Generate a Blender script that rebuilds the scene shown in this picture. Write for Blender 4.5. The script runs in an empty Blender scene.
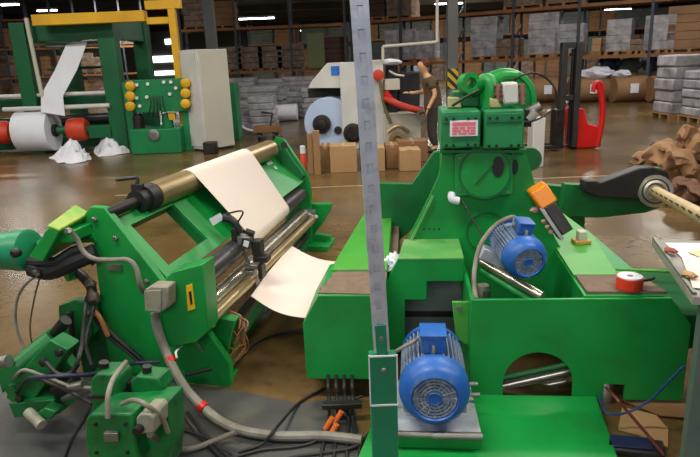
import bpy, bmesh, math, random
from mathutils import Vector, Matrix, noise as mnoise
random.seed(7)
PI = math.pi
SC = bpy.context.scene
COL = SC.collection
F = 606.0
PITCH = math.radians(15.4); ROLL = math.radians(2.3); CH = 1.75

# ------------------------------------------------------------ surveying helpers (photo measurements -> metres)
_f = Vector((0, math.cos(PITCH), -math.sin(PITCH))); _r = Vector((1, 0, 0)); _u = Vector((0, math.sin(PITCH), math.cos(PITCH)))
_c, _s = math.cos(ROLL), math.sin(ROLL)
CR = _r*_c - _u*_s; CU = _r*_s + _u*_c; CD = _f

def ray(px, py): return CD + CR*((px-350)/F) + CU*((228.5-py)/F)
def onz(px, py, z=0.0):
    d = ray(px, py); t = (z-CH)/d.z; return Vector((d.x*t, d.y*t, z))
def ony(px, py, Y):
    d = ray(px, py); t = Y/d.y; return Vector((d.x*t, Y, CH+d.z*t))

class Frame:
    """upright local frame of one machine: u to its right, v into its depth, z up"""
    def __init__(s, ox, oy, yaw): s.ox, s.oy = ox, oy; a = math.radians(yaw); s.a = a; s.c, s.s = math.cos(a), math.sin(a)
    def w(s, u, v, z): return Vector((s.ox+u*s.c-v*s.s, s.oy+u*s.s+v*s.c, z))
    def loc(s, p): x, y = p[0]-s.ox, p[1]-s.oy; return Vector((x*s.c+y*s.s, -x*s.s+y*s.c, p[2]))
    def _i(s, px, py, k, val):
        o = s.loc((0, 0, CH)); d = ray(px, py); dl = (d.x*s.c+d.y*s.s, -d.x*s.s+d.y*s.c, d.z)
        t = (val-o[k])/dl[k]; return Vector((o[0]+t*dl[0], o[1]+t*dl[1], o[2]+t*dl[2]))
    def onv(s, px, py, v): p = s._i(px, py, 1, v); return (p.x, p.z)
    def onz(s, px, py, z): p = s._i(px, py, 2, z); return (p.x, p.y)
    def pv(s, px, py, v): p = s._i(px, py, 1, v); return s.w(p.x, p.y, p.z)
W0 = Frame(0, 0, 0)
M = Frame(0.4, 2.85, -6)          # large green machine on the right
L = Frame(-0.71, 3.1, -12.5)      # roller stand on the left

# ------------------------------------------------------------ materials
def lin(c):
    return tuple(((x/255)/12.92 if x/255 <= .04045 else ((x/255+.055)/1.055)**2.4) for x in c)+(1,)
def mat(name, c, rough=.5, metal=0., c2=None, scale=6., amt=.5, bump=0., bscale=40., dirt=None, damt=.45, dscale=3., emit=0., stretch=None, coat=0.):
    m = bpy.data.materials.new(name); m.use_nodes = True
    nt = m.node_tree; N = nt.nodes; K = nt.links; b = N['Principled BSDF']
    b.inputs['Roughness'].default_value = rough; b.inputs['Metallic'].default_value = metal
    b.inputs['Coat Weight'].default_value = coat
    tc = N.new('ShaderNodeTexCoord'); src = tc.outputs['Object']
    if stretch:
        mp = N.new('ShaderNodeMapping'); mp.inputs['Scale'].default_value = stretch; K.new(src, mp.inputs['Vector']); src = mp.outputs[0]
    n = N.new('ShaderNodeTexNoise'); n.inputs['Scale'].default_value = scale; n.inputs['Detail'].default_value = 5; K.new(src, n.inputs['Vector'])
    mx = N.new('ShaderNodeMix'); mx.data_type = 'RGBA'
    if c2 is None: c2 = tuple(x*.82 for x in c)
    mx.inputs[6].default_value = lin(c); mx.inputs[7].default_value = lin(c2)
    rp = N.new('ShaderNodeMapRange'); rp.inputs[1].default_value = .35; rp.inputs[2].default_value = .7; rp.inputs[3].default_value = 0; rp.inputs[4].default_value = amt*2 if amt < .5 else 1
    K.new(n.outputs[0], rp.inputs[0]); K.new(rp.outputs[0], mx.inputs[0])
    out = mx.outputs[2]
    if dirt:
        n2 = N.new('ShaderNodeTexNoise'); n2.inputs['Scale'].default_value = dscale; n2.inputs['Detail'].default_value = 8; n2.inputs['Roughness'].default_value = .7
        K.new(src, n2.inputs['Vector'])
        r2 = N.new('ShaderNodeMapRange'); r2.inputs[1].default_value = .52; r2.inputs[2].default_value = .72; r2.inputs[3].default_value = 0; r2.inputs[4].default_value = damt
        K.new(n2.outputs[0], r2.inputs[0])
        m2 = N.new('ShaderNodeMix'); m2.data_type = 'RGBA'; m2.inputs[7].default_value = lin(dirt)
        K.new(r2.outputs[0], m2.inputs[0]); K.new(out, m2.inputs[6]); out = m2.outputs[2]
    K.new(out, b.inputs['Base Color'])
    if bump:
        nb = N.new('ShaderNodeTexNoise'); nb.inputs['Scale'].default_value = bscale; K.new(src, nb.inputs['Vector'])
        bp = N.new('ShaderNodeBump'); bp.inputs['Strength'].default_value = bump; bp.inputs['Distance'].default_value = .01
        K.new(nb.outputs[0], bp.inputs['Height']); K.new(bp.outputs[0], b.inputs['Normal'])
    if emit:
        b.inputs['Emission Color'].default_value = lin(c); b.inputs['Emission Strength'].default_value = emit
    return m

GREEN = mat('green machine paint', (18,148,64), .4, c2=(12,130,54), scale=2.5, dirt=(52,96,54), damt=.4, dscale=5)
GREEN2 = mat('green machine paint worn', (70,160,60), .5, c2=(96,168,70), scale=4, dirt=(120,120,70), damt=.5, dscale=6)
GREEN_LIT = mat('green machine paint with top light', (72,164,54), .42, c2=(56,152,52), scale=4, dirt=(110,110,60), damt=.3, dscale=7)  # warm overhead light on the beam tops is put into this lighter green
GREEND = mat('deep green paint', (8,112,52), .45, c2=(6,92,44), scale=3, dirt=(30,60,40), damt=.4)
GREENO = mat('oily green machine paint', (12,118,54), .42, c2=(10,92,46), scale=7, dirt=(24,40,30), damt=.85, dscale=9)
FLANGE = mat('matt deep green paint', (8,100,46), .85, c2=(6,84,40), scale=3, dirt=(30,60,40), damt=.4)
GBOX = mat('gear box green paint', (30,136,78), .45, c2=(24,120,68), scale=4, dirt=(50,80,58), damt=.5, dscale=7)
TEAL = mat('bluish green paint', (22,132,92), .42, c2=(18,118,84), scale=3, dirt=(60,90,70), damt=.25)
BGREEN = mat('dark green frame paint', (4,96,54), .45, c2=(3,80,44), scale=1.5)
BGREEN2 = mat('panel green paint', (14,124,72), .45, c2=(10,108,62), scale=2)
YELLOW = mat('yellow crane paint', (226,176,18), .5, c2=(200,150,14), scale=1.5)
YEL2 = mat('worn yellow green lid paint', (176,178,66), .5, c2=(110,168,60), scale=9)
WORN = mat('green paint rubbed to a pale film', (112,168,96), .5, c2=(60,150,70), scale=8, dirt=(130,130,96), damt=.5, dscale=10)
BLUE = mat('blue motor paint', (36,100,186), .42, c2=(26,84,164), scale=6, dirt=(110,130,156), damt=.7, dscale=9)
BLUED = mat('dusty blue motor fins', (104,128,168), .5, c2=(142,152,170), scale=10, dirt=(60,80,120), damt=.6, dscale=12)
GRILL = mat('dusty fan grille', (158,166,178), .6, c2=(90,112,150), scale=40, amt=1)
CHROME = mat('polished roller steel', (206,200,188), .25, .75, c2=(150,140,120), scale=3, stretch=(1,1,1))
BRASS = mat('tarnished roller bronze', (186,164,124), .32, .65, c2=(164,142,104), scale=4)
STEEL = mat('bare steel', (150,150,146), .42, .8, c2=(120,118,112), scale=8)
DSTEEL = mat('dark oily steel', (58,56,54), .45, .6, c2=(40,36,34), scale=8)
ZINC = mat('galvanised steel', (206,210,222), .42, .35, c2=(178,184,198), scale=16, amt=.9, dirt=(140,146,158), damt=.6, dscale=20)
BLACK = mat('black rubber', (24,24,26), .5, c2=(36,34,34), scale=10)
DROLL = mat('dark rubber roller', (44,42,48), .35, c2=(60,56,60), scale=4)
WEB = mat('cream paper web', (232,216,208), .8, c2=(226,210,202), scale=1.2)
PAPER = mat('white paper', (226,228,238), .8, c2=(214,216,228), scale=2)
WHITE = mat('white enamel', (206,206,204), .45, c2=(190,190,188), scale=2)
CREAM = mat('cream cabinet enamel', (196,192,178), .5, c2=(184,180,168), scale=1)
GREYBOX = mat('grey junction box enamel', (150,148,132), .5, c2=(128,126,112), scale=14, dirt=(80,80,66), damt=.4, dscale=18)
GREY = mat('grey conduit', (138,134,124), .5, c2=(104,98,88), scale=10)
GREYT = mat('grey green table side', (88,108,98), .5, c2=(78,96,88), scale=3, dirt=(60,70,66), damt=.4)
GREYD = mat('dark grey interior', (116,126,122), .6, c2=(98,106,104), scale=4)
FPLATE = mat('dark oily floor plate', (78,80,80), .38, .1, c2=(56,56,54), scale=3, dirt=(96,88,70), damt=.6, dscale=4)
CARD = mat('cardboard', (178,142,100), .8, c2=(164,128,88), scale=2)
CARDD = mat('brown cardboard', (140,102,66), .8, c2=(118,86,56), scale=2)
KRAFT = mat('kraft paper', (150,112,78), .7, c2=(126,96,68), scale=1.5)
WOOD = mat('raw timber', (150,116,78), .7, c2=(150,108,64), scale=5, stretch=(8,8,1))
ORANGE = mat('orange rack steel', (150,98,50), .6, c2=(120,78,44), scale=2)
RACKP = mat('grey rack upright', (66,72,82), .6, c2=(54,58,66), scale=2)
RED = mat('red paint', (206,24,20), .4, c2=(186,18,16), scale=3)
REDO = mat('red orange rubber', (206,66,34), .5, c2=(180,50,26), scale=4)
ORNG = mat('orange lamp plastic', (238,146,20), .35, c2=(224,128,14), scale=6)
YLAB = mat('yellow label', (226,180,24), .5, c2=(216,184,18), scale=4)
PINK = mat('red print on sign', (222,112,124), .6, c2=(214,96,110), scale=30)
LOGO = mat('blue sign print', (40,120,225), .5)
SKIN = mat('skin', (206,160,124), .6, c2=(196,148,112), scale=6)
SHIRT = mat('brown work shirt', (84,68,50), .85, c2=(86,70,52), scale=8)
TROUS = mat('dark work trousers', (62,54,50), .85, c2=(50,44,42), scale=8)
HAIR = mat('dark red brown hair', (110,52,36), .8, c2=(90,40,28), scale=20)
MATB = mat('brown rubber mat', (124,104,88), .8, c2=(108,90,76), scale=20, dirt=(136,120,96), damt=.4, dscale=12)
WRAP = mat('stretch wrapped goods', (184,182,188), .3, c2=(128,122,124), scale=3.5, amt=.8, bump=.4, bscale=9, dirt=(90,84,84), damt=.6, dscale=2.5)
WRAP2 = mat('brown wrapped cartons', (128,104,84), .5, c2=(88,70,58), scale=2.5, amt=.8, dirt=(190,180,170), damt=.5, dscale=3)
BLUEW = mat('pale blue paper roll', (178,196,226), .5, c2=(166,186,218), scale=1)
COPPER = mat('thin bare copper wires', (170,110,60), .5, c2=(110,80,60), scale=10)
COLUMN = mat('grey building column', (98,98,100), .6, c2=(86,86,88), scale=1)
WALLM = mat('dim warehouse wall', (120,120,108), .9, c2=(104,104,94), scale=.3)
CEILM = mat('dark roof deck', (84,76,66), .9, c2=(66,60,54), scale=.3, stretch=(1,.1,1))
LAMP = mat('fluorescent tubes', (235,245,255), .5, emit=14)
BLUETARP = mat('dark blue plastic', (34,42,86), .5, c2=(26,32,60), scale=2)
SLATE = mat('grey tarpaulin', (96,104,96), .7, c2=(80,86,80), scale=2)
PALEG = mat('pale green board', (122,132,92), .8, c2=(110,120,84), scale=1)
MAROON = mat('maroon timber stack', (84,54,48), .8, c2=(60,40,38), scale=2, stretch=(1,1,9))

def floor_mat():
    m = bpy.data.materials.new('sealed brown concrete'); m.use_nodes = True
    nt = m.node_tree; N = nt.nodes; K = nt.links; b = N['Principled BSDF']
    b.inputs['Specular IOR Level'].default_value = .38
    tc = N.new('ShaderNodeTexCoord')
    n = N.new('ShaderNodeTexNoise'); n.inputs['Scale'].default_value = .9; n.inputs['Detail'].default_value = 9; n.inputs['Roughness'].default_value = .62
    K.new(tc.outputs['Object'], n.inputs['Vector'])
    cr = N.new('ShaderNodeValToRGB'); cr.color_ramp.elements[0].position = .32; cr.color_ramp.elements[0].color = lin((72,56,32)); cr.color_ramp.elements[1].position = .7; cr.color_ramp.elements[1].color = lin((120,96,58))
    K.new(n.outputs[0], cr.inputs[0])
    n2 = N.new('ShaderNodeTexNoise'); n2.inputs['Scale'].default_value = 14; n2.inputs['Detail'].default_value = 6; K.new(tc.outputs['Object'], n2.inputs['Vector'])
    mx = N.new('ShaderNodeMix'); mx.data_type = 'RGBA'; mx.inputs[7].default_value = lin((58,44,28))
    r2 = N.new('ShaderNodeMapRange'); r2.inputs[1].default_value = .5; r2.inputs[2].default_value = .75; r2.inputs[4].default_value = .5
    K.new(n2.outputs[0], r2.inputs[0]); K.new(r2.outputs[0], mx.inputs[0]); K.new(cr.outputs[0], mx.inputs[6]); K.new(mx.outputs[2], b.inputs['Base Color'])
    r3 = N.new('ShaderNodeMapRange'); r3.inputs[3].default_value = .15; r3.inputs[4].default_value = .34; K.new(n.outputs[0], r3.inputs[0]); K.new(r3.outputs[0], b.inputs['Roughness'])
    nb = N.new('ShaderNodeTexNoise'); nb.inputs['Scale'].default_value = 5; K.new(tc.outputs['Object'], nb.inputs['Vector'])
    bp = N.new('ShaderNodeBump'); bp.inputs['Strength'].default_value = .06; bp.inputs['Distance'].default_value = .02; K.new(nb.outputs[0], bp.inputs['Height']); K.new(bp.outputs[0], b.inputs['Normal'])
    return m
FLOOR = floor_mat()

# ------------------------------------------------------------ mesh builder (all coordinates in world metres)
def basis(axis):
    a = axis.normalized(); h = Vector((0, 0, 1)) if abs(a.z) < .9 else Vector((1, 0, 0))
    x = h.cross(a).normalized(); return x, a.cross(x), a

class B:
    def __init__(s): s.bm = bmesh.new()
    def hexa(s, p):   # 8 points: bottom 4, top 4
        v = [s.bm.verts.new(q) for q in p]
        for f in ((3,2,1,0),(4,5,6,7),(0,1,5,4),(1,2,6,5),(2,3,7,6),(3,0,4,7)): s.bm.faces.new([v[i] for i in f])
        return s
    def box(s, fr, u0, u1, v0, v1, z0, z1):
        return s.hexa([fr.w(u0,v0,z0), fr.w(u1,v0,z0), fr.w(u1,v1,z0), fr.w(u0,v1,z0), fr.w(u0,v0,z1), fr.w(u1,v0,z1), fr.w(u1,v1,z1), fr.w(u0,v1,z1)])
    def obox(s, c, ax, ay, az):   # centre and three half-axis vectors
        c = Vector(c); P = []
        for k in (-1, 1):
            for i, j in ((-1,-1),(1,-1),(1,1),(-1,1)): P.append(c+Vector(ax)*i+Vector(ay)*j+Vector(az)*k)
        return s.hexa(P)
    def poly(s, pts, ext):
        ext = Vector(ext); a = [s.bm.verts.new(p) for p in pts]; b = [s.bm.verts.new(Vector(p)+ext) for p in pts]; n = len(pts)
        f1 = s.bm.faces.new(a); f2 = s.bm.faces.new(b[::-1])
        for i in range(n): s.bm.faces.new((a[i], b[i], b[(i+1)%n], a[(i+1)%n]))
        f1.normal_update(); f2.normal_update(); bmesh.ops.triangulate(s.bm, faces=[f1, f2], ngon_method='EAR_CLIP'); return s
    def plate(s, fr, uz, v0, v1):   # outline in a machine's (u, z) plane, thickness v0..v1
        return s.poly([fr.w(u, v0, z) for u, z in uz], fr.w(0, v1, 0)-fr.w(0, v0, 0))
    def slab(s, fr, uv, z0, z1): return s.poly([fr.w(u, v, z0) for u, v in uv], (0, 0, z1-z0))
    def lathe(s, p, axis, prof, seg=28, cap=True):   # prof: (distance along axis, radius)
        p = Vector(p); x, y, a = basis(Vector(axis)); rings = []
        for d, r in prof:
            rings.append([s.bm.verts.new(p+a*d+(x*math.cos(2*PI*i/seg)+y*math.sin(2*PI*i/seg))*max(r, 1e-4)) for i in range(seg)])
        for A, C in zip(rings, rings[1:]):
            for i in range(seg): s.bm.faces.new((A[i], A[(i+1)%seg], C[(i+1)%seg], C[i]))
        if cap: s.bm.faces.new(rings[0][::-1]); s.bm.faces.new(rings[-1])
        return s
    def cyl(s, a, b, r, r2=None, seg=24):
        a, b = Vector(a), Vector(b); return s.lathe(a, b-a, [(0, r), ((b-a).length, r if r2 is None else r2)], seg)
    def ring(s, p, axis, ro, ri, w, seg=40):
        p = Vector(p); x, y, a = basis(Vector(axis)); R = []
        for d, r in ((0, ri), (0, ro), (w, ro), (w, ri)):
            R.append([s.bm.verts.new(p+a*d+(x*math.cos(2*PI*i/seg)+y*math.sin(2*PI*i/seg))*r) for i in range(seg)])
        for k in range(4):
            A, C = R[k], R[(k+1)%4]
            for i in range(seg): s.bm.faces.new((A[i], A[(i+1)%seg], C[(i+1)%seg], C[i]))
        return s
    def tube(s, pts, r, seg=10, smooth=4, taper=None):
        P = [Vector(p) for p in pts]
        if smooth > 1 and len(P) > 2:
            Q = []
            for i in range(len(P)-1):
                p0 = P[max(i-1, 0)]; p1, p2 = P[i], P[i+1]; p3 = P[min(i+2, len(P)-1)]
                for k in range(smooth):
                    t = k/smooth; Q.append(.5*((2*p1)+(p2-p0)*t+(2*p0-5*p1+4*p2-p3)*t*t+(3*p1-p0-3*p2+p3)*t**3))
            Q.append(P[-1]); P = Q
        rings = []; px = None
        for i, p in enumerate(P):
            t = (P[min(i+1, len(P)-1)]-P[max(i-1, 0)]).normalized()
            if px is None: x, y, _ = basis(t)
            else:
                x = px-t*px.dot(t); x.normalize(); y = t.cross(x)
            px = x; rr = r if taper is None else r+(taper-r)*i/(len(P)-1)
            rings.append([s.bm.verts.new(p+(x*math.cos(2*PI*k/seg)+y*math.sin(2*PI*k/seg))*rr) for k in range(seg)])
        for A, C in zip(rings, rings[1:]):
            for i in range(seg): s.bm.faces.new((A[i], A[(i+1)%seg], C[(i+1)%seg], C[i]))
        s.bm.faces.new(rings[0][::-1]); s.bm.faces.new(rings[-1]); return s
    def sheet(s, fn, nu, nv, th):
        G = [[Vector(fn(i/nu, j/nv)) for j in range(nv+1)] for i in range(nu+1)]
        T = []; Bt = []
        for i in range(nu+1):
            a = []; b = []
            for j in range(nv+1):
                du = G[min(i+1, nu)][j]-G[max(i-1, 0)][j]; dv = G[i][min(j+1, nv)]-G[i][max(j-1, 0)]
                n = du.cross(dv); n = n.normalized() if n.length > 1e-9 else Vector((0, 0, 1))
                a.append(s.bm.verts.new(G[i][j]+n*th/2)); b.append(s.bm.verts.new(G[i][j]-n*th/2))
            T.append(a); Bt.append(b)
        for i in range(nu):
            for j in range(nv):
                s.bm.faces.new((T[i][j], T[i+1][j], T[i+1][j+1], T[i][j+1])); s.bm.faces.new((Bt[i][j+1], Bt[i+1][j+1], Bt[i+1][j], Bt[i][j]))
        for i in range(nu):
            s.bm.faces.new((T[i][0], Bt[i][0], Bt[i+1][0], T[i+1][0])); s.bm.faces.new((T[i+1][nv], Bt[i+1][nv], Bt[i][nv], T[i][nv]))
        for j in range(nv):
            s.bm.faces.new((T[0][j+1], Bt[0][j+1], Bt[0][j], T[0][j])); s.bm.faces.new((T[nu][j], Bt[nu][j], Bt[nu][j+1], T[nu][j+1]))
        return s
    def blob(s, c, rx, ry, rz, rough=.0, sub=3, sc=3.):
        r = bmesh.ops.create_icosphere(s.bm, subdivisions=sub, radius=1)
        for v in r['verts']:
            k = 1+rough*mnoise.noise(Vector(v.co)*sc+Vector(c)); v.co = Vector(c)+Vector((v.co.x*rx*k, v.co.y*ry*k, v.co.z*rz*k))
        return s
    def fin(s, name, m, parent=None, bevel=0., sharp=35, at=None, **kw):
        bmesh.ops.recalc_face_normals(s.bm, faces=s.bm.faces)
        inv = Matrix.Identity(4)
        if parent is not None:
            chain = parent; mw = Matrix.Identity(4)
            while chain is not None: mw = loc_m(chain) @ mw; chain = chain.parent
            inv = mw.inverted()
        elif at is not None: inv = Matrix.Translation(Vector(at)).inverted()
        elif parent is None:
            co = [v.co for v in s.bm.verts]; cx = sum(c.x for c in co)/len(co); cy = sum(c.y for c in co)/len(co); zz = min(c.z for c in co)
            at = Vector((cx, cy, zz)); inv = Matrix.Translation(at).inverted()
        s.bm.transform(inv)
        me = bpy.data.meshes.new(name); s.bm.to_mesh(me); s.bm.free()
        for p in me.polygons: p.use_smooth = True
        me.set_sharp_from_angle(angle=math.radians(sharp))
        me.materials.append(m); o = bpy.data.objects.new(name, me); COL.objects.link(o)
        if parent is not None: o.parent = parent
        elif at is not None: o.location = at
        if bevel:
            b = o.modifiers.new('Bevel', 'BEVEL'); b.width = bevel; b.segments = 2; b.limit_method = 'ANGLE'; b.angle_limit = math.radians(40)
        for k, v in kw.items(): o[k] = v
        return o
def loc_m(o): return Matrix.Translation(o.location) @ o.rotation_euler.to_matrix().to_4x4()

def thing(name, label, cat, at, rotz=0., group=None):
    o = bpy.data.objects.new(name, None); COL.objects.link(o); o.location = Vector(at); o.rotation_euler = (0, 0, rotz)
    o.empty_display_size = .1; o['label'] = label; o['category'] = cat
    if group: o['group'] = group
    return o
def tag(o, label, cat, group=None, kind=None):
    o['label'] = label; o['category'] = cat
    if group: o['group'] = group
    if kind: o['kind'] = kind
    return o
def copy_tree(o, parent=None):
    c = o.copy(); COL.objects.link(c)
    if parent is not None: c.parent = parent
    for ch in list(o.children): copy_tree(ch, c)
    return c
def cr(pts, fr, v): return [fr.onv(x, y, v) for x, y in pts]
# ============================================================ THE BUILDING
def px_box(b, x0, x1, y0, y1, Y, dep, floor=False):
    """box of real depth whose front face, measured at distance Y, covers the surveyed rectangle"""
    ym = (y0+y1)/2; xm = (x0+x1)/2
    a = ony(x0, ym, Y).x; c = ony(x1, ym, Y).x; t = ony(xm, y0, Y).z; q = 0 if floor else max(0, ony(xm, y1, Y).z)
    return b.box(W0, a, c, Y, Y+dep, q, t)
CZ = 7.6
fl = B().box(W0, -60, 60, -8, 96, -.2, 0).fin('floor', FLOOR, kind='structure')
B().box(W0, -60, 60, 96, 96.3, 0, CZ).fin('wall_back', WALLM, kind='structure')
B().box(W0, -34.3, -34, -8, 96, 0, CZ).fin('wall_left', WALLM, kind='structure')
B().box(W0, 46, 46.3, -8, 96, 0, CZ).fin('wall_right', WALLM, kind='structure')
B().box(W0, -60, 60, -8, 96.3, CZ, CZ+.2).fin('ceiling', CEILM, kind='structure')
for i in range(9):
    y = 20+i*9
    B().box(W0, -34, 46, y, y+.25, CZ-.6, CZ).fin('trim_%d' % (i+1), CEILM, kind='structure')
p = onz(330, 186.5); q = onz(352, 186)
B().box(W0, -3.4, 9, 8.66, 8.69, 0, .003).fin('trim_10', mat('pale joint filler', (186,172,140), .6), kind='structure')
# columns
def column(px, py, Y, w, stripes, nm):
    c = ony(px, py, Y); b = B().box(W0, c.x-w/2, c.x+w/2, Y, Y+w, 0, CZ)
    o = b.fin(nm, COLUMN, kind='structure'); return c
c1 = column(209, 25, 19, .3, False, 'trim_11')
c2 = column(453, 40, 13.2, .21, True, 'trim_12')
hz = mat('black and yellow hazard tape', (200,170,40), .6)
nt = hz.node_tree; wv = nt.nodes.new('ShaderNodeTexWave'); wv.bands_direction = 'DIAGONAL'; wv.inputs['Scale'].default_value = 3.2
tcn = nt.nodes.new('ShaderNodeTexCoord'); nt.links.new(tcn.outputs['Object'], wv.inputs['Vector'])
rm = nt.nodes.new('ShaderNodeValToRGB'); rm.color_ramp.interpolation = 'CONSTANT'; rm.color_ramp.elements[0].color = lin((36,34,30)); rm.color_ramp.elements[1].color = lin((196,168,50)); rm.color_ramp.elements[1].position = .5
nt.links.new(wv.outputs[0], rm.inputs[0]); nt.links.new(rm.outputs[0], nt.nodes['Principled BSDF'].inputs['Base Color'])
tag(B().box(W0, c2.x-.112, c2.x+.112, 13.19, 13.42, 1.1, 1.52).fin('hazard_tape', hz), 'black and yellow striped tape wrapped round the grey column behind the worker', 'tape')
# air pipe dropping behind the strut
Y = 12.4
tag(B().tube([ony(437.5,-40,Y), ony(437,42,Y)], .03, 8, 1).tube([ony(437,42,Y), ony(383,46.5,Y)], .03, 8, 1).tube([ony(383,46.5,Y), ony(383,62,Y)], .03, 8, 1).fin('air_pipe', CREAM), 'thin cream air pipe stepping down to the white slitting machine', 'pipe')
# ceiling lights: those seen, far away
def fixture(px, py, ln, z, lab, g=None, ang=0):
    p = onz(px, py, z)
    return fixture_at(p, ln, lab, g, ang)
def fixture_at(p, ln, lab, g=None, ang=0):
    t = thing('ceiling_light', lab, 'light', p, math.radians(ang), g)
    R = Matrix.Rotation(math.radians(ang), 3, 'Z'); ax = R@Vector((ln/2, 0, 0)); ay = R@Vector((0, .22, 0))
    B().poly([p+ay+ax+Vector((0,0,.0)), p-ay+ax, p-ay*.4+ax+Vector((0,0,.16)), p+ay*.4+ax+Vector((0,0,.16))], -2*ax).fin('housing', WHITE, t)
    b = B()
    for k in (-.16, 0, .16): b.cyl(p-ax*.96+Vector((0,k,-.03)), p+ax*.96+Vector((0,k,-.03)), .06, seg=8)
    b.fin('tubes', LAMP, t)
    b = B()
    for k in (-.7, .7): b.tube([p+ax*k+Vector((0,0,.15)), Vector((p.x+ax.x*k, p.y+ax.y*k, CZ+.01))], .012, 6, 1)
    b.fin('hanger', DSTEEL, t)
    return t
FX = [(618,9,2.6,5.7,'long ceiling light above the racks right of the strapping column'),
 (305,30,2.4,5.2,'small ceiling light seen above the pale green board'),
 (256,18,3.2,5.6,'large bright ceiling light above the brown carton rack'),
 (450,3,2.6,6.2,'bright ceiling light at the very top beside the grey column'),
 (481,15,2.0,5.9,'ceiling light just right of the grey column'),
 (447,23,1.8,5.6,'left one of two low ceiling lights crossing the grey column'),
 (459,22,1.5,5.6,'right one of two low ceiling lights crossing the grey column'),
 (47,10,1.5,6.6,'ceiling light glowing over the yellow gantry beam'),
 (9,4,1.3,6.6,'ceiling light in the top left corner'),
 (163,59,5.2,2.9,''),
 (556,10,1.4,5.7,'small bluish ceiling light left of the long one'),
 (190,5,1.6,6.4,'ceiling light above the yellow crane post')]
for (x, y, ln, z, lab) in FX:
    if not lab: continue
    fixture(x, y, ln, z, lab)
# bright loading openings far behind the control panel
for i, (x0, x1, y0, y1, lab) in enumerate([(151,178,56,62,'upper bright strip of daylight seen behind the control panel'), (153,174,71,75,'lower bright strip of daylight seen behind the control panel'), (165,176,39,44,'small bright opening below the yellow crane beam'), (300,303,0,1,'')]):
    if not lab: continue
    Y = 95.9; b = B(); px_box(b, x0, x1, y0, y1, Y, .1); o = b.fin('daylight_panel', mat('daylight strip %d' % i, (235,240,250), .5, emit=6)); tag(o, lab, 'opening', 'far daylight openings')

# ------------------------------------------------------------ pallet racks
def rack(p0, p1, levels, bays, top, lab, dep=1.1):
    p0 = Vector((p0[0], p0[1], 0)); p1 = Vector((p1[0], p1[1], 0)); d = p1-p0; a = math.degrees(math.atan2(d.y, d.x)); ln = d.length
    fr = Frame(p0.x, p0.y, a); t = thing('pallet_rack', lab, 'rack', p0, fr.a)
    for k in range(bays+1):
        u = ln*k/bays; b = B()
        for v in (0, dep): b.box(fr, u-.05, u+.05, v, v+.08, 0, top)
        z = .3
        while z < top-.9:
            b.obox(fr.w(u, dep/2+.04, z+.4), (fr.w(u+.02,0,0)-fr.w(u,0,0)), (fr.w(0,dep/2,.4)-fr.w(0,0,0)), (fr.w(0,-.02,.03)-fr.w(0,0,0))); z += .9
        b.fin('upright_frame', RACKP, t)
    for z in levels:
        for k in range(bays):
            for v in (0, dep):
                u0 = ln*k/bays+.05; u1 = ln*(k+1)/bays-.05
                B().box(fr, u0, u1, v, v+.06, z-.12, z).fin('beam', ORANGE, t)
            B().box(fr, ln*k/bays+.06, ln*(k+1)/bays-.06, .07, dep-.01, z-.03, z).fin('shelf_board', CARDD, t)
    return fr, ln
rA0 = ony(352, 60, 28); rA1 = ony(730, 50, 20.5)
FA, LA = rack(rA0, rA1, [1.62, 3.42, 5.2], 6, 6.6, 'long grey and orange pallet rack on the right, behind the forklift')
rB0 = ony(184, 70, 30); rB1 = ony(346, 62, 30)
FB, LB = rack(rB0, rB1, [1.5, 3.5, 5.3], 3, 6.6, 'grey and orange pallet rack with brown cartons behind the grey cabinet')
def load(fr, px, w, z, h, m, name, lab, cat, v=.1, dep=.9, pallet=True, g=None, rough=.02):
    # a wrapped load sitting on a rack level (or the floor), placed by the rack's own length coordinate
    u = fr.onv(px, 60, 0)[0]
    t = thing(name, lab, cat, fr.w(u, v+dep/2, z), fr.a, g)
    zz = z+.003
    if pallet:
        b = B()
        for k in (-1, 0, 1): b.box(fr, u+k*(w/2-.06)-.05, u+k*(w/2-.06)+.05, v, v+dep, zz, zz+.09)
        b.box(fr, u-w/2, u+w/2, v, v+dep, zz+.09, zz+.12).fin('pallet', WOOD, t); zz += .12
    b = B(); n = max(2, int(round(h/.3))); hh = (h-(zz-z))/n
    for i in range(n):
        j = (random.random()-.5)*(.02 if m is WRAP else .05); b.box(fr, u-w/2+.02+j, u+w/2-.02+j, v+.02, v+dep-.02, zz+i*hh, zz+(i+1)*hh-.002)
    b.fin('goods', m, t, bevel=.012 if m is WRAP else .02)
    return t
RL = 'goods on the racks'
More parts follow.
